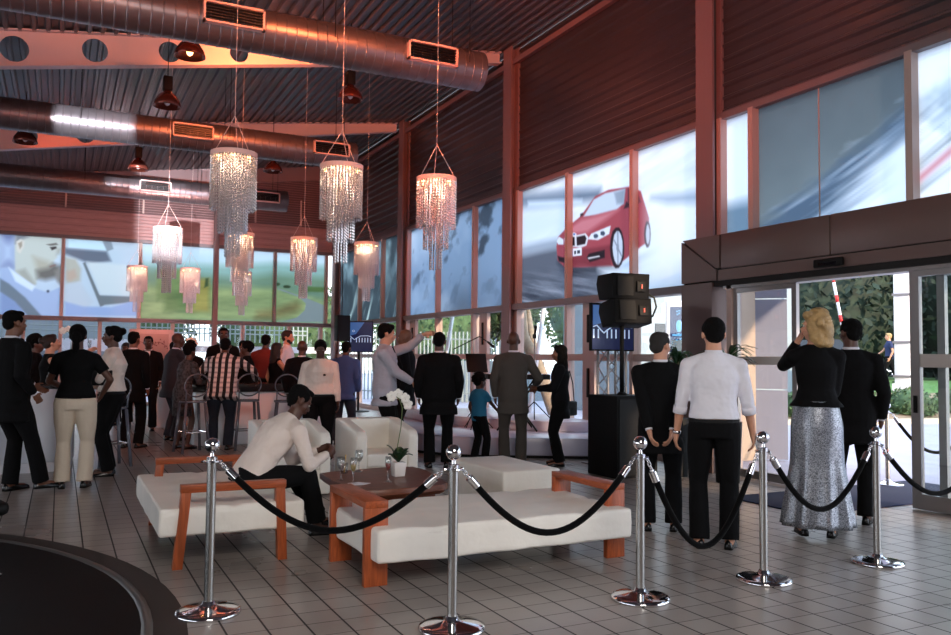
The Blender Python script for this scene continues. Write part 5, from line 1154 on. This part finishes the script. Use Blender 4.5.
def person(label, x, y, az, H=1.75, skin='dark', hair='short', hcol='black', top='jacket', topc='black', bot='trousers', botc='black', shirt='white',
           female=False, build=1.0, lh=None, rh=None, lpole=None, rpole=None, lean=0, side=0, hyaw=0, hpitch=0, seated=None, voxel=.013, feet=None, hand_dir=None, group=None,
           rolled=False, shoec='black', curl=.5, z0=0, hip=None, collar=True, extra=None, glasses=False, beard=False, sleeveless=False, face=True, shoe_m=None):
    s = H/1.75; t = empty('person', (x, y, z0), -math.radians(az), label, 'person', group)
    # --- skeleton, local frame: +Y forward, +X right
    pel = V(hip) if hip else V((0, 0, .94*s)); spine = .55*s
    la = math.radians(lean); sa = math.radians(side)
    up_ = V((math.sin(sa), math.sin(la), math.cos(la)*math.cos(sa))).normalized()
    neck = pel+up_*spine
    if lean > 12: neck += V((0, .02, -.01))
    mid = pel.lerp(neck, .5) + V((0, -.05*math.sin(la), 0))
    SW = (.162 if female else .183)*s*build**.6
    def spine_at(u):
        if u <= 0: return pel+(mid-pel).normalized()*spine*u*.5/.5
        if u >= 1: return neck+(neck-mid).normalized()*spine*(u-1)
        return pel*(1-u)**2+mid*2*u*(1-u)+neck*u*u
    def tang(u): return (spine_at(u+.02)-spine_at(u-.02)).normalized()
    if female: prof = [(-.18, .150, .100), (-.08, .168, .115), (.04, .175, .12), (.2, .150, .105), (.36, .125, .092), (.52, .138, .105), (.66, .148, .122), (.78, .132, .102), (.88, .096, .078), (1.0, .060, .056)]
    else: prof = [(-.18, .150, .105), (-.08, .165, .115), (.04, .168, .118), (.2, .160, .112), (.36, .152, .108), (.52, .162, .115), (.66, .172, .122), (.78, .160, .112), (.88, .112, .086), (1.0, .066, .060)]
    def torso(m_, grow=0, u0=-1, u1=2, scale=1.0, hem=None, n=20):
        R = []
        us = [q for q in prof if u0 <= q[0] <= u1]
        if hem: us = hem+us
        for u, rx, ry in us:
            rx = (rx*s*build+grow)*scale; ry = (ry*s*(.6+.4*build if build > 1 else 1)*build**.3+grow)*scale
            c = spine_at(u); T = tang(u); X = V((1, 0, 0)); Y = T.cross(X).normalized()
            R.append([c+X*rx*math.copysign(abs(math.cos(a))**.85, math.cos(a))+Y*ry*math.copysign(abs(math.sin(a))**.9, math.sin(a)) for a in [2*PI*k/n for k in range(n)]])
        m_.loft(R)
    sh = {k: neck+V((k*SW, 0, -.098*s)) for k in (-1, 1)}
    A1, A2 = .285*s, .25*s
    hands = {-1: V(lh)*s if lh else None, 1: V(rh)*s if rh else None}
    poles = {-1: lpole or (-.5, -1, -.2), 1: rpole or (.5, -1, -.2)}
    elb, wr = {}, {}
    for k in (-1, 1):
        tgt = hands[k] if hands[k] is not None else V((k*(SW+.045*s), neck.y*.6+.03, sh[k].z-.50*s))
        elb[k], wr[k] = ik(sh[k], tgt, A1, A2, poles[k])
    L1, L2 = .43*s, .42*s; hipj = {k: pel+V((k*.092*s*build**.5, 0, -.03*s)) for k in (-1, 1)}; kn, an, toe = {}, {}, {}
    ft = feet or {-1: (-.11, .0), 1: (.11, .02)}
    for k in (-1, 1):
        fx, fy = ft[k][0], ft[k][1]; fz = (ft[k][2] if len(ft[k]) > 2 else 0)
        kn[k], an[k] = ik(hipj[k], V((fx, fy, .085*s+fz)), L1, L2, (k*.15, 1, .1))
        fd = V((k*.18, 1, 0)).normalized(); toe[k] = an[k]+fd*.16*s+V((0, 0, -.055*s))
    # --- head frame
    hc = neck+up_*.045*s+V((0, 0, .100*s))+V((0, .02*s, 0))+V((0, math.sin(la)*.05, 0))
    hr = Matrix.Rotation(-math.radians(hyaw), 3, 'Z') @ Matrix.Rotation(math.radians(hpitch), 3, 'X')
    hs = (1.03 if female else 1.06)*(s if H > 1.5 else s*1.22)
    def hp(p): return hc+hr @ (V(p)*hs)
    nb = neck+V((0, -.005, -.03*s))
    # --- body (skin), one continuous surface
    b = MB(); torso(b, -.006, scale=.93)
    b.limb([nb, hc+V((0, -.012*s, -.06*s))], [.064*s, .058*s], 14)
    for k in (-1, 1):
        b.limb([nb, sh[k]], [.046*s, .048*s], 12); b.limb([sh[k], elb[k]], [.05*s, .038*s], 12); b.limb([elb[k], elb[k].lerp(wr[k], .35), wr[k]], [.038*s, .037*s, .025*s], 12)
        b.limb([hipj[k], hipj[k].lerp(kn[k], .5), kn[k]], [.082*s, .072*s, .05*s], 12); b.limb([kn[k], kn[k].lerp(an[k], .3), an[k]], [.05*s, .051*s, .036*s], 12)
        b.limb([an[k]+V((0, -.02, -.03))*s, toe[k]], [.036*s, .026*s], 10)
        # hand: palm, four fingers, thumb
        d = (wr[k]-elb[k]).normalized()
        if hand_dir and hand_dir.get(k): d = V(hand_dir[k]).normalized()
        inn = V((-k, .25, 0)); nrm = (inn-d*inn.dot(d)).normalized(); sd = d.cross(nrm).normalized()*(-k)
        if sd.y < 0 and abs(d.z) > .5: sd = -sd
        w0 = wr[k]; pc = w0+d*.045*s
        rot = Matrix((sd, d, nrm)).transposed()
        b.ell(pc, (.038*s, .052*s, .017*s), 12, 8, rot); b.limb([w0-d*.01, w0+d*.03*s], [.025*s, .024*s], 10)
        for j, (o_, ln) in enumerate(((.028, .068), (.0095, .076), (-.0095, .072), (-.028, .056))):
            f0 = pc+sd*o_*s+d*.030*s; cu = curl*(1+.12*j)
            d1 = (d*math.cos(cu*.7)+nrm*math.sin(cu*.7)); d2 = (d*math.cos(cu*1.7)+nrm*math.sin(cu*1.7)); rr = max(.0088*s, voxel*.72)
            f1 = f0+d1*(ln*.5+.015)*s; f2 = f1+d2*ln*.55*s; b.limb([f0, f1, f2], [rr, rr*.95, rr*.85], 8, 2)
        th0 = w0+d*.02*s+sd*.022*s; th1 = th0+(sd*.75+d*.6+nrm*.35).normalized()*.035*s; th2 = th1+(sd*.25+d*.9+nrm*.45).normalized()*.032*s
        rr = max(.0105*s, voxel*.75); b.limb([th0, th1, th2], [rr*1.15, rr, rr*.85], 8, 2)
    # head
    for c, r in (((0, -.012, .03), (.074, .094, .086)), ((0, .022, -.025), (.062, .066, .08)), ((0, .045, -.083), (.036, .036, .030)), ((0, .07, .022), (.05, .022, .014)), ((0, .078, -.05), (.028, .020, .022)),
                 ((.036, .052, -.028), (.026, .028, .028)), ((-.036, .052, -.028), (.026, .028, .028)), ((.077, -.008, -.008), (.012, .020, .031)), ((-.077, -.008, -.008), (.012, .020, .031)), ((0, .02, -.075), (.052, .05, .03))):
        b.ell(hp(c), tuple(q*hs for q in r), 14, 9, hr)
    b.limb([hp((0, .080, .012)), hp((0, .104, -.026))], [.008*hs, .013*hs], 8); b.ell(hp((0, .098, -.030)), (.017*hs, .012*hs, .009*hs), 10, 6, hr)
    link('body', remesh(b, 'body', voxel, 3), SK[skin], t)
    if face:
        for k in (-1, 1):
            e = MB().ell(hp((k*.030, .0775, .002)), (.012*hs, .0085*hs, .007*hs), 12, 8, hr).build('eye', M['eyewhite'], t, smooth=True)
            MB().ell(hp((k*.030, .0855, .002)), (.006*hs, .004*hs, .006*hs), 10, 6, hr).build('iris', M['iris'], e, smooth=True)
            MB().ell(hp((k*.031, .0865, .022)), (.020*hs, .006*hs, .0035*hs), 10, 5, hr).build('eyebrow', HAIRM[hcol], t, smooth=True)
        l_ = MB(); l_.ell(hp((0, .0945, -.052)), (.022*hs, .007*hs, .0045*hs), 12, 5, hr); l_.ell(hp((0, .0935, -.060)), (.019*hs, .007*hs, .005*hs), 12, 5, hr); l_.build('lips', M['lipf'] if skin == 'fair' else M['lipd'], t, smooth=True)
    # --- hair
    h = MB(); hv = max(voxel*.8, .008)
    def HE(c, r): h.ell(hp(c), tuple(q*hs for q in r), 14, 9, hr)
    if hair in ('short', 'crop', 'bob', 'long', 'bun', 'tied', 'curly', 'afro'):
        g = {'crop': -.003, 'short': .003}.get(hair, .006)
        HE((0, -.022, .045), (.079+g, .094+g, .078+g)); HE((0, -.055, -.005), (.070+g, .052+g, .065)); HE((0, .035, .085), (.058, .045, .032+g))
        for k in (-1, 1): HE((k*.066, -.002, .035), (.016+g, .045, .045))
    if hair == 'bob':
        rr = random.Random(5)
        for k in (-1, 1):
            HE((k*.072, -.005, -.01), (.03, .055, .075)); HE((k*.082, -.02, -.075), (.034, .055, .06)); HE((k*.045, .04, .085), (.05, .045, .035)); HE((k*.07, -.05, -.125), (.04, .05, .045))
        HE((0, -.085, -.03), (.085, .05, .11)); HE((0, -.09, -.115), (.075, .045, .065)); HE((.02, -.02, .10), (.07, .08, .05))
        for q in range(16): a = rr.uniform(0, 2*PI); HE((.1*math.sin(a), -.05-.05*abs(math.cos(a)), rr.uniform(-.15, .04)), (.024, .024, .035))
    if hair == 'long':
        HE((0, -.075, -.05), (.082, .045, .13)); HE((0, -.095, -.2), (.09, .035, .13)); HE((.0, -.105, -.32), (.08, .028, .09))
        for k in (-1, 1): HE((k*.072, -.02, -.07), (.026, .05, .11)); HE((k*.078, -.055, -.2), (.032, .035, .11))
    if hair == 'bun': HE((0, -.115, .06), (.045, .04, .045))
    if hair == 'tied': HE((0, -.11, -.02), (.05, .035, .07)); HE((0, -.115, -.11), (.035, .025, .07))
    if hair in ('curly', 'afro'):
        rr = random.Random(6); e = 1.0 if hair == 'curly' else 1.15
        for q in range(46):
            a = rr.uniform(0, 2*PI); ph = rr.uniform(-.3, 1.5); HE((.085*e*math.cos(a)*math.cos(ph), -.02+.1*e*math.sin(a)*math.cos(ph)*(1 if math.sin(a) < 0 else .75), .04+.09*e*math.sin(ph)), (.024, .024, .022))
    if h.v: link('hair', remesh(h, 'hair', hv, 2, noise_=.004 if hair in ('bob', 'long', 'curly', 'short') else .0015, nscale=70), HAIRM[hcol], t)
    if beard:
        q = MB()
        q.ell(hp((0, .048, -.088)), (.042*hs, .038*hs, .030*hs), 12, 7, hr); q.ell(hp((0, .0885, -.043)), (.028*hs, .012*hs, .006*hs), 12, 6, hr)
        for k in (-1, 1): q.ell(hp((k*.048, .025, -.06)), (.018*hs, .035*hs, .034*hs), 10, 6, hr)
        link('beard', remesh(q, 'beard', hv, 2), HAIRM[hcol], t)
    # --- upper garment
    gv = voxel*1.05; m_ = MB(); gr = .020 if top == 'jacket' else (.024 if extra == 'untucked' else .013)
    cut = .93 if not rolled else .35
    if top in ('jacket', 'shirt', 'tee', 'dress', 'vest'):
        sc = 1
        if top == 'jacket':
            hem = [(-.46, .180, .124), (-.3, .176, .122)]
            if hip: hem = None
            torso(m_, gr, u1=1.0, hem=hem)
        else:
            hem = ([(-.16, .168, .118)] if not female or top != 'tee' else [(.045, .176, .128)]) if top != 'shirt' else ([(.10, .196, .140)] if bot == 'skirt' else [(.085, .172, .124)])
            if extra == 'untucked' and not hip: hem = [(-.34, .186, .132), (-.26, .180, .128)]
            u0 = (-.1 if hip else .15) if (top == 'shirt' and extra != 'untucked') or (top == 'tee' and female) else -.2
            torso(m_, gr, u0=u0, u1=1.0, hem=hem if not hip else None)
        for k in (-1, 1):
            if top != 'vest' and not sleeveless:
                m_.limb([nb+V((0, 0, -.005)), nb.lerp(sh[k], .5)+V((0, 0, .004)), sh[k]], [.050*s+.006, .050*s+.008, .050*s+gr*.8], 14)
                e_ = wr[k] if top != 'tee' else elb[k];
                if top == 'tee': m_.tube([sh[k], sh[k].lerp(elb[k], .62)], [.055*s+gr, .050*s+gr], 14); m_.ell(sh[k], (.05*s+gr,)*3)
                else:
                    m_.limb([sh[k], elb[k]], [.052*s+gr, .040*s+gr*.95], 14)
                    e2 = elb[k].lerp(wr[k], cut); rr2 = (.028 if not rolled else .040)*s+gr*.75; m_.tube([elb[k]-(wr[k]-elb[k])*.02, elb[k].lerp(e2, .4), e2], [.040*s+gr*.9, .040*s+gr*.8, rr2], 14)
            else: m_.limb([nb+V((0, 0, -.02)), sh[k].lerp(neck, .25)], [.056*s, .050*s+gr*.5], 14)
        nm = {'jacket': 'jacket', 'shirt': 'shirt', 'tee': 'tee_shirt', 'dress': 'dress', 'vest': 'sleeveless_top'}[top]
        link(nm, remesh(m_, nm, gv, 4, noise_=.0035, nscale=9), CL[topc], t)
    # collar
    if collar:
        cc = MB(); cm = CL[shirt if top == 'jacket' else topc]
        T = up_; X = V((1, 0, 0)); Y = T.cross(X).normalized(); base = neck+V((0, .0, -.012*s)); R = []
        for z, r in ((-.03, .080), (.030, .064), (.034, .058), (.0, .060)):
            R.append([base+T*z*s+X*r*s*math.cos(a)+Y*(r*s*math.sin(a))+V((0, 0, -.016*s*max(0, math.sin(a)))) for a in np.linspace(0, 2*PI, 20, endpoint=False)])
        cc.loft(R, False)
        cc.build('collar', cm, t, smooth=True, fix=False)
    if top == 'jacket' and face:
        # shirt triangle, lapels and cuffs
        ry = (.118*s*build**.3+gr+.004); q = MB()
        def front(u, xx, off):
            c = spine_at(u); T = tang(u); Y = T.cross(V((1, 0, 0))).normalized(); pr2 = np.interp(u, [p[0] for p in prof], [p[2] for p in prof]); px2 = np.interp(u, [p[0] for p in prof], [p[1] for p in prof])
            rx = px2*s*build+gr; return c+V((xx, 0, 0))+Y*((pr2*s*build**.3+gr)*math.sqrt(max(0, 1-(xx/rx)**2))+off)
        us = [.30, .45, .6, .75, .88, .97]; wd = [.004, .018, .032, .045, .052, .05]
        rows_ = [[front(u, x_*w_*s, .006) for x_ in (-1, -.5, 0, .5, 1)] for u, w_ in zip(us, wd)]
        rows2 = [[front(u, x_*w_*s, -.01) for x_ in (-1, -.5, 0, .5, 1)] for u, w_ in zip(us, wd)]
        q.loft([r1+r2[::-1] for r1, r2 in zip(rows_, rows2)]); q.build('shirt_front', CL[shirt], t, smooth=False)
        l_ = MB()
        for k in (-1, 1):
            l_.loft([[front(u, k*w_*s, .004), front(u, k*(w_+.035)*s, .008), front(u, k*(w_+.035)*s, -.008), front(u, k*w_*s, -.008)] for u, w_ in zip(us, wd)])
        l_.build('lapel', CL[topc], t, smooth=False)
        for k in (-1, 1):
            dd = (wr[k]-elb[k]).normalized(); cq = MB().tube([wr[k]-dd*.03*s, wr[k]-dd*.002*s], .031*s, 14); cq.build('shirt_cuff', CL[shirt], t, smooth=True)
    if top == 'shirt' and extra == 'untucked' and topc == 'pale':
        q = MB(); RR = []
        for u, w_ in ((.5, .012), (.7, .03), (.85, .045), (.98, .05)):
            c = spine_at(u); Y = tang(u).cross(V((1, 0, 0))).normalized(); yy = np.interp(u, [p[0] for p in prof], [p[2] for p in prof])*s*build**.3+gr
            RR.append([c+V((-w_, 0, 0))+Y*(yy-.002), c+V((w_, 0, 0))+Y*(yy-.002), c+V((w_, 0, 0))+Y*(yy+.006), c+V((-w_, 0, 0))+Y*(yy+.006)])
        q.loft(RR).build('undershirt', CL['dark'], t)
    if top == 'shirt' and face:
        q = MB()
        for i in range(6):
            u = .12+.13*i; c = spine_at(u); Y = tang(u).cross(V((1, 0, 0))).normalized(); pr2 = np.interp(u, [p[0] for p in prof], [p[2] for p in prof]); q.ell(c+Y*(pr2*s*(build**.3)+gr+.004), (.005, .003, .005), 8, 4)
        q.build('shirt_button', CL['pale'], t)
    if rolled:
        for k in (-1, 1):
            e2 = elb[k].lerp(wr[k], .34); dd = (wr[k]-elb[k]).normalized(); MB().tube([e2-dd*.045*s, e2+dd*.01*s], .053*s, 16).build('sleeve_cuff', CL[topc], t, smooth=True)
    # --- lower garment
    m_ = MB()
    if bot == 'trousers':
        torso(m_, .014, u1=.05); gl_ = .014
        for k in (-1, 1):
            m_.limb([hipj[k], hipj[k].lerp(kn[k], .5), kn[k]], [(.094 if not female else .104)*s*build**.6+.008, (.086 if not female else .092)*s*build**.5+.008, .058*s+gl_], 14)
            e2 = an[k]+V((0, 0, -.02*s)) if not hip else kn[k].lerp(an[k], .93)
            m_.tube([kn[k]-(an[k]-kn[k])*.03, kn[k].lerp(an[k], .5), e2], [.058*s+gl_, (.062 if botc != 'cream' else .064)*s+gl_, (.064 if botc != 'cream' else .070)*s+gl_], 14)
            m_.ell(kn[k], (.058*s+gl_*.9,)*3)
        link('trousers', remesh(m_, 'trousers', gv, 3, noise_=.004, nscale=8), CL[botc], t)
        if not hip:
            R = [];
            for u, g_ in ((.035, .016), (.078, .016)):
                rx = np.interp(u, [p[0] for p in prof], [p[1] for p in prof])*s*build+g_; ry = np.interp(u, [p[0] for p in prof], [p[2] for p in prof])*s*build**.3+g_; c = spine_at(u)
                R.append([c+V((rx*math.cos(a), ry*math.sin(a), 0)) for a in np.linspace(0, 2*PI, 24, endpoint=False)])
            if top == 'shirt' and extra != 'untucked': MB().loft(R).build('belt', M['black'], t, smooth=False)
    elif bot == 'skirt':
        R = []; zt_ = pel.z+.10*s
        for i, z in enumerate(np.linspace(zt_, .06, 26)):
            u = i/25; rx = np.interp(u, [0, .18, .5, 1], [.158, .195, .20, .27])*s; ry = np.interp(u, [0, .18, .5, 1], [.118, .14, .145, .20])*s; am = .0+.035*max(0, u-.25)
            R.append([V((rx*math.cos(a)*(1+am*3.4*math.sin(9*a+u)), -.01+ry*math.sin(a)*(1+am*3.4*math.sin(9*a+u)), z)) for a in np.linspace(0, 2*PI, 72, endpoint=False)])
        MB().loft(R).build('skirt', CL[botc], t, smooth=True)
    elif bot == 'dress':
        R = []
        for z, rx, ry in ((1.02*s, .15, .11), (.9*s, .185, .135), (.7*s, .19, .14), (.55*s, .19, .14)): R.append([V((rx*s*math.cos(a), ry*s*math.sin(a), z)) for a in np.linspace(0, 2*PI, 28, endpoint=False)])
        MB().loft(R).build('skirt', CL[botc], t, smooth=True)
    # --- shoes
    for k in (-1, 1):
        fd = (toe[k]-an[k]); fd.z = 0; fd.normalize(); heel = an[k]-fd*.065*s; z_ = an[k].z-.085*s; sdv = V((fd.y, -fd.x, 0)); R = []
        L = .285*s if not female else .245*s
        for u, w_, hh in ((0, .022, .05), (.06, .032, .075), (.3, .036, .085), (.5, .040, .07), (.75, .044, .052), (.92, .034, .040), (1.0, .012, .026)):
            c = heel+fd*L*u; c.z = z_; R.append([c+sdv*w_*s*math.cos(a)+V((0, 0, max(0, hh*s*math.sin(a)) if math.sin(a) > 0 else 0)) for a in np.linspace(0, 2*PI, 16, endpoint=False)])
        MB().loft(R).build('shoe', shoe_m or M['shoe'], t, smooth=True)
    t['_w'] = 0; del t['_w']
    W = lambda p: t.matrix_basis @ V(p)
    return dict(root=t, wr=wr, elb=elb, W=lambda p: Matrix.Translation((x, y, z0)) @ Matrix.Rotation(-math.radians(az), 4, 'Z') @ V(p), neck=neck, hc=hc)
M['shoe'] = mat('shoe_black', (12, 12, 13), .25)

NV = .0085
# --- right hand group, near
p20 = person('man in black suit, back turned, hands clasped behind him, beside white shirted man', 4.60, 5.62, 36, 1.68, 'fair', 'crop', 'grey', 'jacket', 'black', botc='black', hyaw=38, voxel=NV, lh=(-.10, -.19, .86), rh=(.08, -.20, .84), lpole=(-.7, -.8, 0), rpole=(.7, -.8, 0), build=1.05)
p21 = person('man in rolled white shirt and black trousers seen from behind, holding a glass', 4.56, 4.93, 41, 1.77, 'fair', 'short', 'black', 'shirt', 'white', botc='black', rolled=True, voxel=NV, hyaw=-8, build=1.04, rh=(.30, .10, .82), lh=(-.285, .06, .83), shirt='white')
p22 = person('blond woman in black blouse and long silver sequin skirt, hand at her mouth', 5.56, 4.82, 44, 1.80, 'fair', 'bob', 'blond', 'shirt', 'black', 'skirt', 'sequin', female=True, voxel=NV, hyaw=-72, lh=(-.12, .17, 1.52), lpole=(-.5, .15, -1), rh=(.02, .26, 1.06), rpole=(.3, -.6, -.8), build=1.0, z0=.055, collar=False, feet={-1: (-.11, .0, -.04), 1: (.10, -.02, -.04)}, curl=.7)
p23 = person('man in black suit nearest the open door, back turned', 6.40, 5.16, 50, 1.83, 'dark', 'crop', 'black', 'jacket', 'black', botc='black', hyaw=-30, voxel=.010, build=1.04)
# glass in the white shirted man's hand, watch on his left wrist
wp = p21['W'](p21['wr'][1]); g = make_glass('flute', None); g.location = (wp.x+.02, wp.y-.03, wp.z-.21); tag(g, 'champagne flute held low by the white shirted man', 'glass')
d_ = (p21['wr'][-1]-p21['elb'][-1]).normalized(); MB().tube([p21['wr'][-1]-d_*.015, p21['wr'][-1]+d_*.008], .032, 16).build('wristwatch', M['chrome'], p21['root'], smooth=True)
# --- centre group
p19 = person('man in black suit seen from behind, right of the man with raised arm', 4.50, 10.02, 24, 1.78, 'dark', 'crop', 'black', 'jacket', 'black', botc='black', build=1.28, voxel=.0115, hyaw=6)
p24 = person('man in taupe brown suit seen from behind, before the stage', 5.46, 9.72, 28, 1.80, 'dark', 'none', 'black', 'jacket', 'brown', botc='brown', build=1.05, voxel=.0115, hyaw=4, rh=(.30, .22, 1.06))
p25 = person('woman in black with long dark hair facing left, before the stage', 6.12, 9.58, -58, 1.63, 'brown', 'long', 'black', 'jacket', 'dark', botc='black', female=True, voxel=.0115, lh=(-.08, .33, 1.12), rh=(.12, .34, 1.10), shirt='dark', collar=False, shoec='black')
p26 = person('small child in teal tee shirt standing before the stage', 5.22, 10.25, 80, 1.20, 'dark', 'afro', 'black', 'tee', 'teal', botc='dark', voxel=.0115, rh=(.15, .42, .98), collar=False)
p27 = person('man in open pale grey shirt raising his left arm to point', 3.86, 10.35, 118, 1.88, 'fair', 'short', 'black', 'shirt', 'pale', botc='black', voxel=.0100, hpitch=-8, hyaw=-14, lh=(-.22, .46, 1.64), lpole=(-.3, .1, -1), build=1.14, rh=(.06, .36, 1.04), rpole=(.6, -.8, -.5), extra='untucked', beard=False, hand_dir={-1: (.0, 1, .12)})
p28 = person('bald man in dark suit behind the man with raised arm', 4.62, 11.5, -60, 1.86, 'brown', 'none', 'black', 'jacket', 'dark', botc='dark', voxel=.013)
p15 = person('waitress in white shirt and black skirt looking down behind the armchairs', 3.17, 11.0, 200, 1.66, 'dark', 'bun', 'black', 'shirt', 'ivory', botc='black', female=True, build=1.42, voxel=.0100, hpitch=-18, lh=(-.27, .10, .86), rh=(.25, .18, .92), hyaw=-6)
MB().ell((-.07, .168, 1.20), (.02, .006, .016), 12, 6).build('name_badge', M['black'], p15['root'])
p16 = person('man in blue shirt seen from behind, leaning by the armchairs', 4.20, 13.2, 40, 1.70, 'dark', 'crop', 'black', 'shirt', 'blue', botc='jeans', build=1.12, lean=8, extra='untucked', voxel=.013)
# --- seated man on the bench
p29 = person('seated man in white shirt leaning forward on the white bench', 1.38, 6.72, 84, 1.76, 'dark', 'crop', 'black', 'shirt', 'ivory', botc='black', voxel=.0085, hip=(0, 0, .495), lean=34, hpitch=-34, lh=(-.04, .60, .66), rh=(.09, .62, .64), lpole=(-.6, -.9, -.7), rpole=(.6, -.9, -.7),
             feet={-1: (-.15, .66), 1: (.14, .52)}, build=1.08, curl=.8)
# --- left group
p1 = person('tall man in black suit cut by the left edge, turned away', -.45, 9.9, 58, 1.89, 'brown', 'crop', 'black', 'jacket', 'black', botc='black', voxel=.0105, build=1.2, lh=(-.22, .36, 1.02), rh=(.24, .10, .95), feet={-1: (-.12, .1), 1: (.13, .30)})
p2 = person('woman in black top and cream trousers seen from behind', .17, 10.0, 8, 1.76, 'dark', 'tied', 'black', 'tee', 'black', botc='cream', female=True, voxel=.0100, build=1.12, lh=(-.14, .28, 1.06), rh=(.24, .12, .98), lpole=(-1, -.5, -.6), rpole=(1, -.5, -.4), collar=False)
p3 = person('person in white shirt and black trousers holding a black clutch', .58, 10.9, -78, 1.78, 'dark', 'bun', 'black', 'shirt', 'ivory', botc='black', female=True, voxel=.0105, build=1.3, lh=(-.02, .26, 1.08), rh=(.10, .26, 1.02), lpole=(-1, -.5, -.3), shoec='white')
t = MB().box((-.15, -.02, -.09), (.15, .02, .09)).build('clutch_bag', M['black'], bevel=.01); wp = p3['W']((-.22, .12, 1.17)); t.location = wp; t.rotation_euler = (.1, 0, .1); tag(t, 'black clutch bag tucked under the white shirted person arm', 'bag')
p4 = person('woman in black sleeveless top drinking behind the left bar', -.12, 12.55, 80, 1.70, 'fair', 'bun', 'brown', 'vest', 'black', botc='black', female=True, voxel=.0125, lh=(-.12, .50, 1.52), lpole=(-.3, .2, -1), rh=(.2, .42, 1.15), collar=False, hpitch=14)
wp = p4['W'](p4['wr'][-1]); g = make_glass('flute', None); g.location = (wp.x+.03, wp.y, wp.z-.04); tag(g, 'champagne flute raised by the woman behind the left bar', 'glass')
p5 = person('man in dark suit and white shirt facing the camera, far aisle', 1.52, 17.0, 196, 1.80, 'dark', 'crop', 'black', 'jacket', 'dark', botc='dark', voxel=.015)
p5b = person('dark suited man just behind the clutch holder, back turned', 1.02, 13.9, 30, 1.80, 'brown', 'crop', 'black', 'jacket', 'black', botc='black', voxel=.014)
p6 = person('bald man in slate grey suit facing right at the bar', 1.72, 14.9, 75, 1.82, 'dark', 'none', 'black', 'jacket', 'grey', botc='grey', build=1.15, voxel=.013, lean=6, rh=(.12, .42, 1.12), lh=(-.12, .42, 1.12))
p7 = person('man in dark suit facing the camera behind the plaid shirt man', 2.62, 15.3, 185, 1.94, 'dark', 'crop', 'black', 'jacket', 'dark', botc='dark', voxel=.014)
p8 = person('man in black and white checked shirt leaning on the bar', 2.24, 13.15, 20, 1.76, 'dark', 'crop', 'black', 'shirt', 'plaid', botc='jeans', build=1.3, voxel=.012, lean=20, rh=(.45, .52, 1.04), lh=(-.34, .46, 1.08), rpole=(1, -.3, 0), extra='untucked')
p9 = person('woman in patterned dress with dark hair seated left of the checked shirt man', 1.72, 13.5, 60, 1.62, 'dark', 'curly', 'black', 'dress', 'pattern', 'dress', 'pattern', female=True, voxel=.014, lean=10, rh=(.1, .4, 1.1), lh=(-.1, .4, 1.1), collar=False)
p10 = person('dark clothed person facing left behind the bar', 2.98, 14.95, -70, 1.68, 'dark', 'curly', 'black', 'shirt', 'black', botc='black', voxel=.015, lh=(-.1, .35, 1.1))
p11 = person('man in dark red shirt seen from behind, beyond the bar', 3.42, 15.5, 30, 1.84, 'dark', 'crop', 'black', 'shirt', 'red', botc='black', build=1.2, voxel=.015)
p11b = person('person in dull shirt left of the dark red shirt man', 3.22, 16.6, 170, 1.74, 'brown', 'crop', 'black', 'shirt', 'taupe', botc='black', voxel=.016)
p12 = person('woman with long brown hair and bare arm facing right at the bar', 3.40, 14.55, 78, 1.67, 'fair', 'long', 'brown', 'vest', 'black', botc='black', female=True, voxel=.014, rh=(.14, .40, 1.1), collar=False)
p13 = person('bearded man in white shirt standing tall in the far crowd', 4.06, 16.5, 120, 1.95, 'fair', 'short', 'brown', 'shirt', 'white', botc='black', voxel=.014, beard=True)
p14 = person('bald man in dark jacket seen from behind near the waitress', 3.42, 12.9, 30, 1.69, 'dark', 'none', 'black', 'jacket', 'dark', botc='black', build=1.12, voxel=.013)
for (x, y, az, Hh, sk, hr_, hc_, tc, lab) in [(2.2, 16.3, 190, 1.70, 'dark', 'curly', 'black', 'black', 'curly haired person in black beyond the patterned dress'), (1.98, 16.9, 90, 1.70, 'dark', 'crop', 'black', 'dimblue', 'person in dim blue shirt behind the slate suit man'),
        (1.22, 18.5, 200, 1.68, 'brown', 'long', 'brown', 'black', 'long haired person in black far behind the clutch holder'), (-.32, 13.9, 100, 1.70, 'dark', 'afro', 'black', 'black', 'dark haired person behind the drinking woman, nearly hidden')]:
    person(lab, x, y, az, Hh, sk, hr_, hc_, 'shirt', tc, botc='black', voxel=.017)
# --- boy outside on the lawn
pb = person('fair haired boy in navy shirt walking outside on the lawn', 24.6, 18.35, -50, 1.66, 'fair', 'short', 'blond', 'tee', 'navy', botc='black', voxel=.016, feet={-1: (-.07, .28), 1: (.07, -.30, .03)}, rh=(.16, .34, 1.0), z0=.74, collar=False, shoec='white')
# handbag of the woman in black
t = empty('handbag', (6.36, 9.72, .66), .3, 'small black handbag hanging at the black clad woman hip', 'bag')
MB().box((-.12, -.05, 0), (.12, .05, .2)).build('bag_body', M['black'], t, bevel=.02)
MB().tube([(-.1, 0, .2), (-.07, 0, .45), (0, .0, .62), (.07, 0, .45), (.1, 0, .2)], .008, 6).build('strap', M['black'], t)
